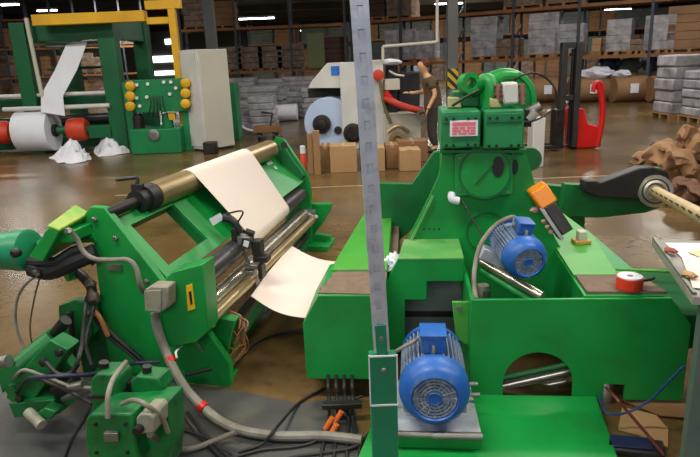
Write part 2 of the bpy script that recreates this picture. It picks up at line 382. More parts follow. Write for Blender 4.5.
for px, w, z, h, m, lab in [
 (399,1.5,1.62,1.35,WRAP,'wide low grey wrapped load left of the grey column'),
 (421,.9,1.62,1.25,WRAP,'grey wrapped load on the rack behind the worker'),
 (482,1.1,1.62,1.62,WRAP,'tall white wrapped load right of the grey column'),
 (506,.9,1.62,.75,WRAP2,'brown carton load between the two tall white loads'),
 (541,1.15,1.62,1.6,WRAP,'tall white wrapped load above the brown rolls, left of the forklift mast'),
 (567,1.05,1.62,1.15,WRAP,'shorter white wrapped load behind the top of the forklift mast'),
 (595,.35,1.62,.6,CARD,'small tan carton on the rack right of the forklift mast'),
 (616,.85,1.62,1.2,WRAP,'white wrapped load below the long ceiling light'),
 (635,.5,1.62,.5,WRAP2,'low brown cartons beside the white wrapped load'),
 (657,1.0,1.62,1.25,WRAP,'slanting white wrapped load near the right end of the rack'),
 (688,1.5,1.62,1.5,KRAFT,'big tan carton stack at the right edge of the rack'),
 (398,1.2,3.42,1.4,WRAP2,'brown wrapped load on the upper level left of the grey column'),
 (372,1.2,3.42,1.2,MAROON,'maroon stack on the upper rack level beside the strut'),
 (560,1.3,3.42,.8,WRAP2,'low brown load on the upper rack level at the top of the photo'),
 (520,1.5,3.42,.9,WRAP2,'brown load on the upper rack level above the green guard'),
 (372,1.1,1.62,.9,SLATE,'grey covered load behind the strut'),
 ]:
    load(FA, px, w, z, h, m, 'wrapped_pallet_load', lab, 'pallet load', g=RL)
for px, w, z, h, m, lab in [
 (228,1.3,1.5,1.15,WRAP2,'brown carton stack just right of the grey cabinet'),
 (250,1.2,1.5,1.1,WRAP2,'brown carton stack second from the grey cabinet'),
 (270,1.2,1.5,1.1,WRAP2,'brown carton stack with white patches in the middle of the left rack'),
 (290,1.3,1.5,1.15,WRAP2,'brown carton stack left of the pale green board'),
 (199,1.2,3.5,1.4,WRAP2,'brown load high behind the yellow crane post'),
 (225,1.3,3.5,1.2,CARDD,'dark brown load on the upper level beside the grey column'),
 (335,1.4,1.5,1.4,MAROON,'maroon banded stack above the white slitting machine'),
 ]:
    load(FB, px, w, z, h, m, 'wrapped_pallet_load', lab, 'pallet load', g=RL)
b = B().box(W0, ony(308,60,30).x, ony(325,60,30).x, 29.86, 29.93, 1.5, 3.1)
tag(b.fin('leaning_board', PALEG), 'pale green upright board above the white slitting machine', 'board')
# second, farther racks closing the view at the left
rC0 = ony(-40, 80, 40); rC1 = ony(147, 60, 44)
FC, LC = rack(rC0, rC1, [1.6, 3.4, 5.2], 8, 6.6, 'distant dim pallet rack behind the green unwinder')
for i, px in enumerate(range(-10, 136, 22)):
    for z in (0, 1.6, 3.4):
        if (i+int(z)) % 4 == 3: continue
        load(FC, px, 2.0, z, 1.1+.3*((i*7+int(z)) % 3)/2, [WRAP2, CARDD, WRAP2][(i+int(z)) % 3], 'wrapped_pallet_load', 'dim brown pallet load on the distant rack behind the green unwinder', 'pallet load', g='distant dim loads')
rD0 = ony(250, 60, 52); rD1 = ony(760, 45, 48)
FD, LD = rack(rD0, rD1, [1.6, 3.4], 10, 5.0, 'most distant pallet rack seen through the gaps of the right rack')
for i, px in enumerate(range(262, 700, 26)):
    load(FD, px, 1.9, 0, 1.3, [SLATE, WRAP2, CARDD][i % 3], 'wrapped_pallet_load', 'dim pallet load on the floor level of the most distant rack', 'pallet load', g='most distant dim loads', pallet=False)
    load(FD, px, 1.9, 1.6, 1.3, [SLATE, SLATE, CARDD][i % 3], 'wrapped_pallet_load', 'dim pallet load on the middle level of the most distant rack', 'pallet load', g='dim loads on the middle level', pallet=False)
    load(FD, px, 2.0, 3.4, 1.4, [SLATE, CARDD, SLATE][i % 3], 'wrapped_pallet_load', 'dim pallet load on the top level of the most distant rack', 'pallet load', g='dim loads on the top level', pallet=False)
# blue and grey covers on the shelf above the rolls
for x0, x1, y0, y1, m, nm, lab in [(604,625,56,70,BLUETARP,'blue_cover','dark blue plastic cover behind the white sacks'), (622,645,54,74,SLATE,'grey_cover','grey green sloping cover above the brown rolls'), (646,668,52,72,BLUETARP,'blue_cover','dark blue plastic heap under the slanting white load')]:
    p = ony((x0+x1)/2, (y0+y1)/2, 23.0)
    w = (x1-x0)/606*23.3
    o = B().blob((0,0,0), w/2, .3, .36, .35, 3, 2.2)
    o = o.fin(nm, m, at=Vector((0,0,0))); o.location = Vector((p.x, p.y+.3, p.z)); tag(o, lab, 'cover')
# kraft rolls lying on the floor in front of the right rack
def kroll(px0, px1, py, Y, r, lab):
    a = ony(px0, py, Y); c = ony(px1, py, Y); 
    a.z = c.z = r; t = thing('kraft_paper_roll', lab, 'paper roll', (a+c)/2-Vector((0,0,r)), 0, 'brown rolls under the rack')
    B().lathe(a, c-a, [(0,.06),(0,r-.02),(.02,r),((c-a).length-.02,r),((c-a).length,r-.02),((c-a).length,.06)], 40).fin('wound_paper', KRAFT, t)
    m_ = (a+c)/2; B().box(W0, m_.x-.14, m_.x+.14, m_.y-r-.012, m_.y-r+.02, r-.12, r+.2).fin('paper_label', PAPER, t)
    return t
for x0, x1, Y, lab in [(527,561,23.0,'kraft roll left of the forklift mast'), (570,608,22.4,'kraft roll right behind the forklift mast'), (612,645,21.8,'kraft roll with white label right of the red forklift'), (649,672,21.2,'kraft roll partly behind the wrapped pallet at right')]:
    kroll(x0, x1, 92, Y, .44, lab)
b = B().blob((0,0,0), .62, .4, .22, .35, 3, 2)
o = b.fin('white_sack', PAPER, at=Vector((0,0,0))); p = ony(597,72,22.4); o.location = Vector((p.x, 22.4, .44*2+.12)); tag(o, 'white plastic sack lying on the kraft roll behind the forklift', 'sack')
b = B().blob((0,0,0), .3, .3, .14, .35, 3, 2)
o = b.fin('white_sack', PAPER, at=Vector((0,0,0))); p = ony(622,74,21.8); o.location = Vector((p.x, 21.8, .44*2+.08)); tag(o, 'small white sack lying on the labelled kraft roll', 'sack')
# wrapped pallets standing at the right edge
for x0, x1, yt, Y, lab in [(672,706,54,15.6,'tall wrapped pallet of goods standing at the right edge of the floor'), (703,730,70,14.5,'wrapped pallet of goods cut off by the right edge')]:
    a = ony(x0, 90, Y).x; c = ony(x1, 90, Y).x; zt = ony((x0+x1)/2, yt, Y).z
    t = thing('wrapped_pallet_load', lab, 'pallet load', ((a+c)/2, Y+.5, 0))
    b = B()
    for k in (0, .45, .9): b.box(W0, a, c, Y+k, Y+k+.1, 0, .1)
    b.box(W0, a, c, Y, Y+1, .1, .13).fin('pallet', WOOD, t)
    b = B(); n = 5
    for i in range(n):
        j = random.uniform(-.03,.03); b.box(W0, a+.03+j, c-.03+j, Y+.03, Y+.97, .13+(zt-.13)*i/n, .13+(zt-.13)*(i+1)/n-.01)
    b.fin('goods', WRAP, t, bevel=.04)
# bundles of wrapped paper on the floor left of the white machine
def bundle(px, py, w, h, Y, lab, m=WRAP, d=.9):
    c = onz(px, py); c = ony(px, py, Y); x = c.x
    t = B(); nl = max(2, int(h/.16))
    for i in range(nl):
        j = random.uniform(-.05,.05); t.box(W0, x-w/2+j, x+w/2+j, Y, Y+d, h*i/nl+.002, h*(i+1)/nl)
    o = t.fin('paper_bundle', m, bevel=.03); tag(o, lab, 'paper bundle', 'wrapped paper bundles on the floor'); return o
for px, Y, w, h, lab in [(243,17.6,.75,.75,'low stack of wrapped paper beside the green panel'), (262,17.2,.7,.9,'wrapped paper stack second from the green panel'), (254,19.5,1.4,1.1,'taller wrapped paper stack behind the two low ones'),
 (278,20.5,.7,.95,'wrapped paper stack in the middle of the floor goods'), (296,20.5,.8,.85,'wrapped paper bundle left of the pale blue roll'), (313,20,.7,1.0,'wrapped paper bundle just behind the pale blue roll'),
 (240,24,1.3,1.3,'rear wrapped stack beside the grey cabinet'), (270,25,1.3,1.2,'rear wrapped stack under the brown cartons'), (300,25,1.3,1.25,'rear wrapped stack under the pale green board')]:
    bundle(px, 110, w, h, Y, lab)
p = ony(286,104,19.6); t = B().lathe((p.x-.35,19.6,.26),(1,0,0),[(0,.24),(.02,.26),(.68,.26),(.7,.24)],28)
tag(t.fin('white_paper_roll', PAPER), 'small white paper roll lying among the wrapped bundles', 'paper roll')
# trailing strip of paper and small cart in front
pp = [(228,112),(234,122),(244,129),(258,131),(272,129)]
P = [onz(x, y+3) for x, y in pp]
def strip(s, t, P=P):
    k = s*(len(P)-1); i = min(int(k), len(P)-2); a = P[i].lerp(P[i+1], k-i); return a+Vector((0, -.1+.35*t, .03+.42*(1-s)**2+.03*math.sin(s*9)))
tag(B().sheet(strip, 16, 3, .01).fin('paper_strip', PAPER), 'white paper strip trailing over the floor right of the grey cabinet', 'paper')
p = onz(267,140)
t = thing('pallet_jack', 'small dark brown hand pallet truck in front of the wrapped bundles', 'pallet truck', p)
B().box(W0,p.x-.3,p.x+.3,p.y-.1,p.y+.2,.18,.34).fin('body', CARDD, t, bevel=.02)
B().tube([p+Vector((.1,0,.3)), p+Vector((.16,.1,.62)), p+Vector((-.1,.1,.66))], .025, 8, 1).fin('handle', DSTEEL, t)
for k in (-.18,.18): B().cyl(p+Vector((k-.03,0,.09)), p+Vector((k+.03,0,.09)), .09).fin('wheel', BLACK, t)
for k in (-.2,.2): B().box(W0,p.x+k-.07,p.x+k+.07,p.y+.2,p.y+1.2,.08,.18).fin('fork', CARDD, t)

# ------------------------------------------------------------ white slitting machine in the middle distance
Y = 12.6
p0 = ony(360, 150, Y)
t = thing('slitting_machine', 'white slitting machine with red arm standing behind the cardboard boxes', 'machine', (p0.x, Y, 0))
b = B().poly([ony(308,88,Y), ony(311,82,Y), ony(327,63,Y), ony(344,62,Y), ony(344,88,Y)], (0,.9,0)); b.fin('hood', WHITE, t, bevel=.015)
b = B(); px_box(b,331,340,66,75,Y-.02,.03); b.fin('blue_sign', LOGO, t)
b = B(); px_box(b,308,344,88,97,Y+.75,.1); b.fin('under_frame', DSTEEL, t)
b = B(); px_box(b,341,358,62,150,Y-.1,1.1,True); b.fin('side_column', WHITE, t, bevel=.015)
b = B(); px_box(b,358,384,60,150,Y+.1,1.2,True); b.fin('main_cabinet', WHITE, t, bevel=.015)
b = B(); px_box(b,384,421,114,150,Y,1.1,True); b.fin('lower_cabinet', CREAM, t, bevel=.015)
b = B(); px_box(b,310,341,138,152,Y+.65,.3,True); b.fin('base_plinth', WHITE, t, bevel=.015)
c = ony(353,133,Y-.1); B().lathe(c,(0,-1,0),[(0,.2),(.06,.2),(.07,.14),(.12,.12)],28).fin('hand_wheel', DSTEEL, t)
c = ony(378,75,Y-.05); B().lathe(c,(0,-1,0),[(-.15,.1),(.05,.11),(.1,.11),(.12,.05)],28).fin('red_hand_wheel', REDO, t)
b = B(); px_box(b,385,400,79,90,Y-.1,.25); b.fin('tan_box', CREAM, t, bevel=.01)
b = B().tube([ony(385,92,Y-.1), ony(395,103,Y-.1), ony(424,112,Y-.1)], .07, 10, 4); b.fin('lever_arm', RED, t)
B().tube([ony(384,98,Y-.25), ony(400,106,Y-.25), ony(418,110,Y-.25)], .05, 10, 4).fin('lever_rod', REDO, t)
B().tube([ony(380,82,Y-.15), ony(384,104,Y-.15), ony(391,124,Y-.15)], .035, 10, 4).fin('feed_tube', mat('olive tube',(120,112,70),.6), t)
c = ony(422,115,Y-.15); B().ring(c,(0,-1,0),.12,.07,.06,28).lathe(c,(0,-1,0),[(0,.03),(.06,.03)],12).fin('pulley', STEEL, t)
c = ony(397,140,Y-.12); B().ring(c,(0,-1,0),.17,.1,.08,28).lathe(c,(0,-1,0),[(0,.08),(.06,.05)],16).fin('gold_hand_wheel', BRASS, t)
B().tube([ony(388,132,Y-.1), ony(398,126,Y-.15), ony(409,132,Y-.1)], .04, 8, 4).fin('bent_lever', BRASS, t)
b = B(); px_box(b,386,398,64,80,Y+.5,.5); px_box(b,398,420,72,114,Y+.7,.5); px_box(b,386,398,80,114,Y+.5,.6); b.fin('black_drive_housing', mat('black enamel',(34,34,38),.5), t, bevel=.03)
b = B().blob(ony(390,62,Y+.4), .26,.2,.07,.3,2); b.fin('rag', PAPER, t)
b = B(); px_box(b,414,421,66,71,Y+.4,.12); b.fin('display_screen', mat('pale screen',(150,176,206),.4), t)
b = B().tube([ony(389,71,Y+.2),ony(396,75,Y+.2),ony(404,76,Y+.2)],.03,8,2); b.fin('guide_rod', STEEL, t)
Y = 12.64
c = ony(329,123,Y); r = 25/606*Y
t = thing('pale_blue_paper_roll', 'large pale blue paper roll mounted under the white hood', 'paper roll', (c.x,Y,c.z-r))
B().lathe(c,(0.12,1,0),[(-.02,.12),(0,r-.02),(.02,r),(.55,r),(.57,.1)],48).fin('wound_paper', BLUEW, t)
B().lathe(ony(322,124,Y-.03),(-.12,-1,0),[(-.01,.19),(.06,.19),(.07,.12),(.1,.1),(.11,.04)],24).fin('core_chuck', DSTEEL, t)
c2_ = ony(338,130,Y-.02); B().lathe(c2_,(0,-1,0),[(0,.08),(.05,.08)],20).fin('idler_hub', DSTEEL, t)
# cardboard boxes, timber and bottle on the floor in front
Y = 9.75
for x0, x1, yt, yb, Yb, m, nm, lab in [(330,357,146,172,9.8,CARD,'cardboard_box','brown cardboard box left of the strut, below the pale blue roll'),
     (361,385,148,174,9.8,CARD,'cardboard_box','brown cardboard box just right of the strut'), (400,421,150,175,9.7,CARD,'cardboard_box','small tan cardboard box beside the green machine brace'),
     (386,399,145,172,10.0,CARDD,'wooden_crate','dark brown crate between the two right cardboard boxes'), (321,330,146,168,10.2,CARDD,'cardboard_box','dark brown carton edge between the planks and the first box'),
     (398,428,141,160,10.6,CARDD,'cardboard_box','low brown carton behind the small tan box')]:
    a = ony(x0,160,Yb).x; c = ony(x1,160,Yb).x; zt = ony((x0+x1)/2,yt,Yb).z
    t = thing(nm, lab, 'box', ((a+c)/2, Yb+.2, 0)); B().box(W0,a,c,Yb,Yb+.42,0,zt).fin('carton', m, t, bevel=.008)
    B().box(W0,(a+c)/2-.025,(a+c)/2+.025,Yb-.002,Yb+.422,zt-.05,zt+.003).fin('packing_tape', mat('packing tape %d'%x0,(190,160,120),.35), t)
for x0, x1, yt, Yb, lab in [(308,313,134,9.75,'left upright timber plank beside the cardboard boxes'), (313.5,320,131,9.7,'taller upright timber plank beside the cardboard boxes')]:
    a = ony(x0,155,Yb).x; c = ony(x1,155,Yb).x; zt = ony(x0,yt,Yb).z
    tag(B().box(W0,a,c,Yb,Yb+.12,0,zt).fin('timber_plank', WOOD, bevel=.004), lab, 'plank')
c = onz(304,171); t = thing('spray_bottle', 'white capped bottle with red body left of the timber planks', 'bottle', c)
B().lathe(c,(0,0,1),[(0,.055),(.26,.055),(.3,.03),(.3,.03)],20).fin('body', REDO, t); B().lathe(c+Vector((0,0,.3)),(0,0,1),[(0,.045),(.12,.045),(.13,.03)],20).fin('cap', PAPER, t)

# ------------------------------------------------------------ green unwinder far left
Y = 13.8
o_ = ony(80,150,Y)
t = thing('paper_unwinder', 'tall dark green paper unwinder with yellow top beam at the far left', 'machine', (o_.x, Y, 0))
def post(nm, x0, x1, yt, Yp, d, m=BGREEN):
    a = ony(x0,150,Yp).x; c = ony(x1,150,Yp).x; zt = ony(x0,yt,Yp).z
    return B().box(W0,a,c,Yp,Yp+d,0,zt).fin(nm, m, t, bevel=.01)
b = B(); a = ony(113,150,Y).x; zt = ony(106,14,Y).z
b.box(W0,a,a+.36,Y,Y+.35,0,zt).box(W0,a,a+.34,Y+2.3,Y+2.7,0,zt+.05).box(W0,a+.02,a+.3,Y+.35,Y+2.3,zt-.5,zt-.01).box(W0,a+.02,a+.3,Y+.35,Y+2.3,0,.35).box(W0,a+.02,a+.3,Y+.35,Y+2.3,1.2,1.45).fin('right_side_frame', BGREEN, t, bevel=.01)
b = B(); a2 = ony(44,120,Y).x-.1
b.box(W0,a2-.32,a2,Y,Y+.35,0,zt-.1).box(W0,a2-.32,a2,Y+2.3,Y+2.7,0,zt-.1).box(W0,a2-.3,a2-.02,Y+.35,Y+2.3,zt-.5,zt-.11).box(W0,a2-.3,a2-.02,Y+.35,Y+2.3,0,.35).fin('left_side_frame', BGREEN, t, bevel=.01)
B().box(W0,a2,a,Y+.05,Y+.3,zt-.5,zt-.12).fin('top_cross_beam', BGREEN, t, bevel=.01)
B().box(W0,a2-2.4,a,Y+.5,Y+.7,.06,.3).fin('floor_beam', BGREEN, t)
z1 = ony(60,103,Y).z; B().box(W0,a2-2.4,a,Y+.3,Y+.5,z1-.12,z1+.12).fin('middle_cross_beam', BGREEN, t)
z0_ = ony(60,124,Y).z; B().box(W0,a2-2.4,a,Y+.9,Y+1.1,z0_-.15,z0_+.1).fin('lower_cross_beam', BGREEN, t)
def roller(y, x0, x1, Yp, r, m=STEEL):
    p = ony((x0+x1)/2, y, Yp); B().cyl((ony(x0,y,Yp).x,Yp,p.z),(ony(x1,y,Yp).x,Yp,p.z),r).fin('guide_roller', m, t)
roller(95, -20, 109, Y+.1, .045, WHITE); roller(107.5, 3, 110, Y-.05, .05, WHITE); roller(45.5, 46, 108, Y+.25, .045); roller(41, 85, 108, Y+1.0, .1)
roller(118, 55, 110, Y+.6, .1, DROLL); roller(68, 48, 108, Y+1.6, .03, BGREEN)
B().tube([ony(26,18,Y-.1), ony(42,96,Y-.1)], .045, 8, 1).fin('pale_diagonal_strut', CREAM, t)
c = ony(40,131,Y+.1); axz = c.z
B().cyl((ony(-25,131,Y).x,Y+.1,axz),(ony(112,131,Y).x,Y+.1,axz),.09).fin('roll_shaft', BGREEN, t)
for x0, x1 in ((-10,9),(68,86)):
    u0 = ony(x0,131,Y).x; u1 = ony(x1,131,Y).x; B().lathe((u0,Y+.1,axz),(1,0,0),[(0,.12),(0,.24),(.1,.26),(u1-u0-.1,.26),(u1-u0,.2),(u1-u0,.1)],28).fin('orange_chuck', REDO, t)
B().box(W0,ony(88,131,Y).x,ony(112,131,Y).x,Y,Y+.3,axz-.2,axz+.06).fin('chuck_carriage', BGREEN, t, bevel=.01)
# yellow beam (overhead crane) and yellow post
Yc = 13.5
zb = ony(90,17,Yc).z
t2 = thing('overhead_crane', 'yellow overhead crane beam and post around the green unwinder', 'crane', (ony(178,75,Yc).x, Yc, 0))
xa = ony(34,22,Yc).x; xb = ony(145,12,Yc).x
B().box(W0,xa,xb,Yc-.1,Yc+.15,ony(34,25,Yc).z-.02,ony(34,17,Yc).z+.04).fin('long_beam', YELLOW, t2, bevel=.01)
zq = ony(160,4,Yc).z
B().box(W0,xb+.002,ony(181,6,Yc).x,Yc+.0,Yc+.12,zq-.1,zq+.08).fin('upper_arm', YELLOW, t2, bevel=.01)
xp_ = ony(178,75,Yc).x; z4 = ony(160,21,Yc).z; B().box(W0,xb+.002,xp_-.072,Yc,Yc+.12,z4-.06,z4+.08).fin('lower_arm', YELLOW, t2, bevel=.01)
xp = ony(178,75,Yc).x; B().box(W0,xp-.07,xp+.08,Yc-.02,Yc+.14,0,zq-.1).fin('post', YELLOW, t2, bevel=.01)
# control panel
t3 = thing('control_console', 'green hydraulic control console with six yellow knobs beside the grey cabinet', 'console', (ony(160,148,13.2).x,13.2,0))
b = B(); px_box(b,134,187,79,112,13.2,.25); b.fin('control_panel', BGREEN2, t3, bevel=.01)
b = B(); px_box(b,131,181,129,151,13.0,.9,True); b.fin('tank', BGREEN2, t3, bevel=.02)
b = B(); px_box(b,182,192,82,150,13.3,.5,True); b.fin('side_post', BGREEN2, t3, bevel=.01)
b = B(); px_box(b,126,134,82,150,13.5,.2,True); b.fin('side_post', BGREEN2, t3, bevel=.01)
for x, ys in ((131,(86,96,106)),(186,(83,93,103.5))):
    for y in ys:
        c = ony(x,y,13.17); B().lathe(c,(0,-1,0),[(0,.06),(0,.1),(.07,.1),(.09,.07),(.1,.03)],20).fin('yellow_knob', YELLOW, t3)
for x, y in ((137,85),(148,84),(164,82),(171,82),(137,98),(147,97),(170,94),(140,106),(176,88)):
    c = ony(x,y,13.19); B().lathe(c,(0,-1,0),[(0,.035),(.03,.035)],12).fin('gauge', PAPER, t3)
b = B()
for k in range(5): b.tube([ony(150+k*3,96,13.15), ony(151+k*3,104+k%2*3,13.08), ony(148+k*5,118,13.15)], .012, 6, 3)
b.fin('hydraulic_hoses', BLACK, t3)
c = ony(154,135,12.98); B().lathe(c,(0,-1,0),[(0,.12),(.02,.12),(.03,.09),(.03,.02)],24).fin('inspection_cover', STEEL, t3)
for x in (139,168):
    c = ony(x,130,13.3); B().lathe((c.x,13.35,c.z-.05),(0,0,1),[(0,.12),(.32,.12),(.36,.09),(.4,.09),(.4,.03)],20).fin('pump_motor', DSTEEL if x==139 else BGREEN2, t3)
b = B(); px_box(b,168,175,113,120,13.25,.12); b.fin('yellow_cap', YELLOW, t3)
# grey cabinet
cf = Frame(ony(206,141,13.0).x, 13.0, -40)
t4 = thing('electrical_cabinet', 'tall pale grey electrical cabinet standing right of the green console', 'cabinet', cf.w(0,0,0), cf.a)
hc = ony(202,49,13.0).z
B().box(cf,-.62,-.005,.0,.78,.04,hc).fin('carcass', WHITE, t4, bevel=.008)
# right-hand wide face is a side panel, set a little proud
B().box(cf,-.005,.02,.02,.76,.06,hc-.02).fin('side_panel', CREAM, t4, bevel=.004)
B().box(cf,-.58,-.04,-.02,0,.1,hc-.06).fin('door', WHITE, t4, bevel=.006)
B().box(cf,-.6,-.02,.03,.75,0,.05).fin('plinth', DSTEEL, t4)
b = B(); px_box(b,202,215,134,146,12.6,.25,False); o = b.fin('tool_box', DSTEEL, bevel=.02); o.location.z = .0; tag(o, 'small dark tool box at the foot of the grey cabinet', 'box')
b = B(); px_box(b,226,236,84,122,15.0,.6,True); tag(b.fin('green_panel', BGREEN2, bevel=.01), 'dark green machine panel showing behind the grey cabinet', 'panel')
# white roll and web of the unwinder
c = ony(40,131,Y+.1); ua = ony(20,131,Y+.1).x; ub = ony(54,131,Y+.1).x
t5 = thing('white_paper_roll', 'large white paper roll hanging in the green unwinder', 'paper roll', ((ua+ub)/2, Y+.1, 0))
R0 = axz-.05
B().lathe((ua,Y+.1,axz),(1,-.0,0),[(0,.12),(0,R0-.01),(.02,R0),(ub-ua-.02,R0),(ub-ua,R0-.01),(ub-ua,.12)],56).fin('wound_paper', PAPER, t5)
B().lathe((ub-.01,Y+.1,axz),(1,0,0),[(0,.14),(.08,.14),(.1,.1)],24).fin('core', DSTEEL, t5)
wa = [(ony(41,112,Y-.2), ony(65,116,Y-.2)), (ony(41,95,Y-.1), ony(63,96,Y-.1)), (ony(55,70,Y+.1), ony(77,70,Y+.1)), (ony(66,45,Y+.2), ony(87,43,Y+.2)), (ony(66,43,Y+.5), ony(87,41,Y+.5))]
def webf(s, q, w=wa):
    k = s*(len(w)-1); i = min(int(k), len(w)-2); A = w[i][0].lerp(w[i+1][0], k-i); C = w[i][1].lerp(w[i+1][1], k-i); return A.lerp(C, q)
B().sheet(webf, 12, 4, .006).fin('paper_web', PAPER, t5)
# crumpled paper on the floor
def crumple(pts, peak, lab, seed):
    random.seed(seed); P = [onz(*p) for p in pts]; pk = ony(peak[0], peak[1], sum(p.y for p in P)/len(P))
    cx = sum((p for p in P), Vector())/len(P)
    b = B(); n = 14; rings = []
    for j in range(n+1):
        s = j/n; row = []
        for i in range(28):
            a = i/28*len(P); k = int(a) % len(P); e = P[k].lerp(P[(k+1) % len(P)], a-int(a))
            q = e.lerp(Vector((pk.x, pk.y, 0)), s); h = pk.z*(s**1.25)
            nn = mnoise.noise(Vector((q.x*5+seed, q.y*5, h*5))); row.append(b.bm.verts.new((q.x+nn*.1*(1-s), q.y+nn*.1, max(.004, h+nn*.22*math.sin(PI*min(1, s+.1))))))
        rings.append(row)
    for A, C in zip(rings, rings[1:]):
        for i in range(28): b.bm.faces.new((A[i], A[(i+1) % 28], C[(i+1) % 28], C[i]))
    b.bm.faces.new(rings[0][::-1])
    bmesh.ops.remove_doubles(b.bm, verts=b.bm.verts, dist=.0005)
    return tag(b.fin('crumpled_paper', PAPER, sharp=12), lab, 'paper', 'crumpled paper on the floor')
crumple([(51,157),(58,163),(75,164),(92,160),(86,152),(66,150)], (70,138), 'left heap of crumpled white paper in front of the white roll', 3)
crumple([(92,150),(98,157),(112,156),(131,153),(122,147),(104,146)], (106,137), 'right heap of crumpled white paper beside the green column', 9)
p = onz(84,156)

# ------------------------------------------------------------ red stacker truck
Y = 11.3
x0 = ony(567,140,Y).x
t = thing('stacker_truck', 'red pedestrian stacker truck with dark mast standing in the middle distance', 'forklift', (x0, Y, 0))
zt = ony(573,42,Y).z
b = B()
for k in (-.13,.13): b.box(W0,x0+k-.05,x0+k+.05,Y-.05,Y+.12,.05,zt)
b.box(W0,x0-.18,x0+.18,Y+.02,Y+.1,zt-.1,zt).box(W0,x0-.16,x0+.16,Y+.02,Y+.1,.9,1.0).fin('mast', mat('dark mast steel',(48,46,46),.5), t, bevel=.006)
b = B()
for k in (-.06,.06): b.cyl((x0+k,Y+.1,.1),(x0+k,Y+.1,zt-.12),.03)
b.fin('lift_cylinder', DSTEEL, t)
bx = lambda px, py: ony(px, py, Y)
B().poly([bx(576,149),bx(575,112),bx(579,108),bx(585,109),bx(588,124),bx(597,126),bx(600,130),bx(598,148)], (0,.62,0)).fin('body', RED, t, bevel=.03)
B().tube([bx(597,146),bx(602,120),bx(602,100),bx(598,84)], .055, 10, 4).fin('tiller_arm', RED, t)
B().tube([bx(593,92),bx(595,84),bx(600,83),bx(603,90)], .04, 10, 3).fin('handle', RED, t)
for k in (578,594):
    c = onz(k,149); B().cyl((bx(k,140).x,Y+.05,.085),(bx(k,140).x,Y+.13,.085),.08).fin('wheel', BLACK, t)
for k in (-.22,.12): B().box(W0,x0-1.0,x0-.1,Y+.05+k,Y+.2+k,.05,.11).fin('fork', DSTEEL, t, bevel=.006)
B().box(W0,x0-.26,x0-.12,Y-.1,Y+.2,.1,.75).fin('carriage', DSTEEL, t, bevel=.01)
# grey stand and pedestal behind the gearbox
b = B(); px_box(b,533,545,118,151,9.6,.3,True); tag(b.fin('white_pedestal', WHITE, bevel=.01), 'white pedestal standing just right of the green gear boxes', 'pedestal')
# kraft paper heap at the right
def heap(c, rx, ry, rz, m, nm, lab, seed):
    o = B().blob((0,0,0), rx, ry, rz, .75, 5, 1.9); 
    for v in o.bm.verts: v.co.z = max(v.co.z, -rz*.45); v.co += Vector((1,1,.6))*.05*mnoise.noise(v.co*9+Vector((seed,0,0)))*1.6
    r = o.fin(nm, m, at=Vector((0,0,0)), sharp=28); mz = min(v.co.z for v in r.data.vertices); r.location = Vector((c.x, c.y, -mz)); return tag(r, lab, 'paper')
c = onz(684,183); heap(c+Vector((.16,.3,0)), .44,.38,.42, KRAFT, 'crumpled_kraft_paper', 'big heap of crumpled brown kraft paper at the right edge', 4)
c = onz(665,172); heap(c+Vector((.1,.5,0)), .28,.24,.15, KRAFT, 'crumpled_kraft_paper', 'low spread of brown kraft paper left of the big heap', 8)
c = onz(706,205); heap(c, .35,.3,.22, mat('rust brown paper',(110,74,54),.8), 'crumpled_kraft_paper', 'reddish brown scrap of paper behind the shaft at the right edge', 12)

# ------------------------------------------------------------ the worker
def skin_mesh(name, verts, edges, radii, m, parent, root=0, lvl=2):
    pb = Matrix.Identity(4); ch = parent
    while ch is not None: pb = loc_m(ch) @ pb; ch = ch.parent
    inv = pb.inverted()
    me = bpy.data.meshes.new(name); me.from_pydata([inv @ Vector(v) for v in verts], edges, []); me.materials.append(m)
    o = bpy.data.objects.new(name, me); COL.objects.link(o)
    sk = o.modifiers.new('Skin', 'SKIN'); sk.use_smooth_shade = True
    if not me.skin_vertices: bpy.context.view_layer.update()
    for i, r in enumerate(radii):
        sv = me.skin_vertices[0].data[i]; sv.radius = r if isinstance(r, tuple) else (r, r); sv.use_root = (i == root)
    s = o.modifiers.new('Sub', 'SUBSURF'); s.levels = lvl; s.render_levels = lvl
    if parent is not None: o.parent = parent
    return o
pw = ony(433,100,11.7); PX, PY = pw.x, 11.7
tw = thing('person', 'worker in brown work shirt and dark trousers leaning over the white slitting machine', 'person', (PX, PY, 0))
def q(x, y, z): return Vector((PX+x, PY+y, z))
body = [q(0,0,.88), q(.0,0,1.05), q(-.03,0,1.22), q(-.08,0,1.36), q(-.13,0,1.45), q(-.165,0,1.51), q(-.19,-.005,1.59),
        q(-.06,-.17,1.35), q(.01,-.22,1.1), q(-.1,-.26,.9), q(-.14,-.27,.84),
        q(-.1,.17,1.34), q(-.14,.24,1.14), q(-.36,.2,1.12), q(-.43,.19,1.13),
        q(.0,-.1,.8), q(-.02,-.12,.46), q(.03,-.12,.1), q(-.1,-.13,.04),
        q(.0,.1,.8), q(-.04,.12,.46), q(.03,.12,.1), q(-.1,.13,.04), q(-.205,-.005,1.66), q(-.2,0,1.71)]
edg = [(0,1),(1,2),(2,3),(3,4),(4,5),(5,6),(3,7),(7,8),(8,9),(9,10),(3,11),(11,12),(12,13),(13,14),(0,15),(15,16),(16,17),(17,18),(0,19),(19,20),(20,21),(21,22),(6,23),(23,24)]
rad = [.14,.13,.14,.13,.055,.065,.1,.055,.045,.032,.035,.055,.045,.032,.035,.085,.06,.042,.035,.085,.06,.042,.035,.105,.06]
skin_mesh('body', body, edg, rad, SKIN, tw)
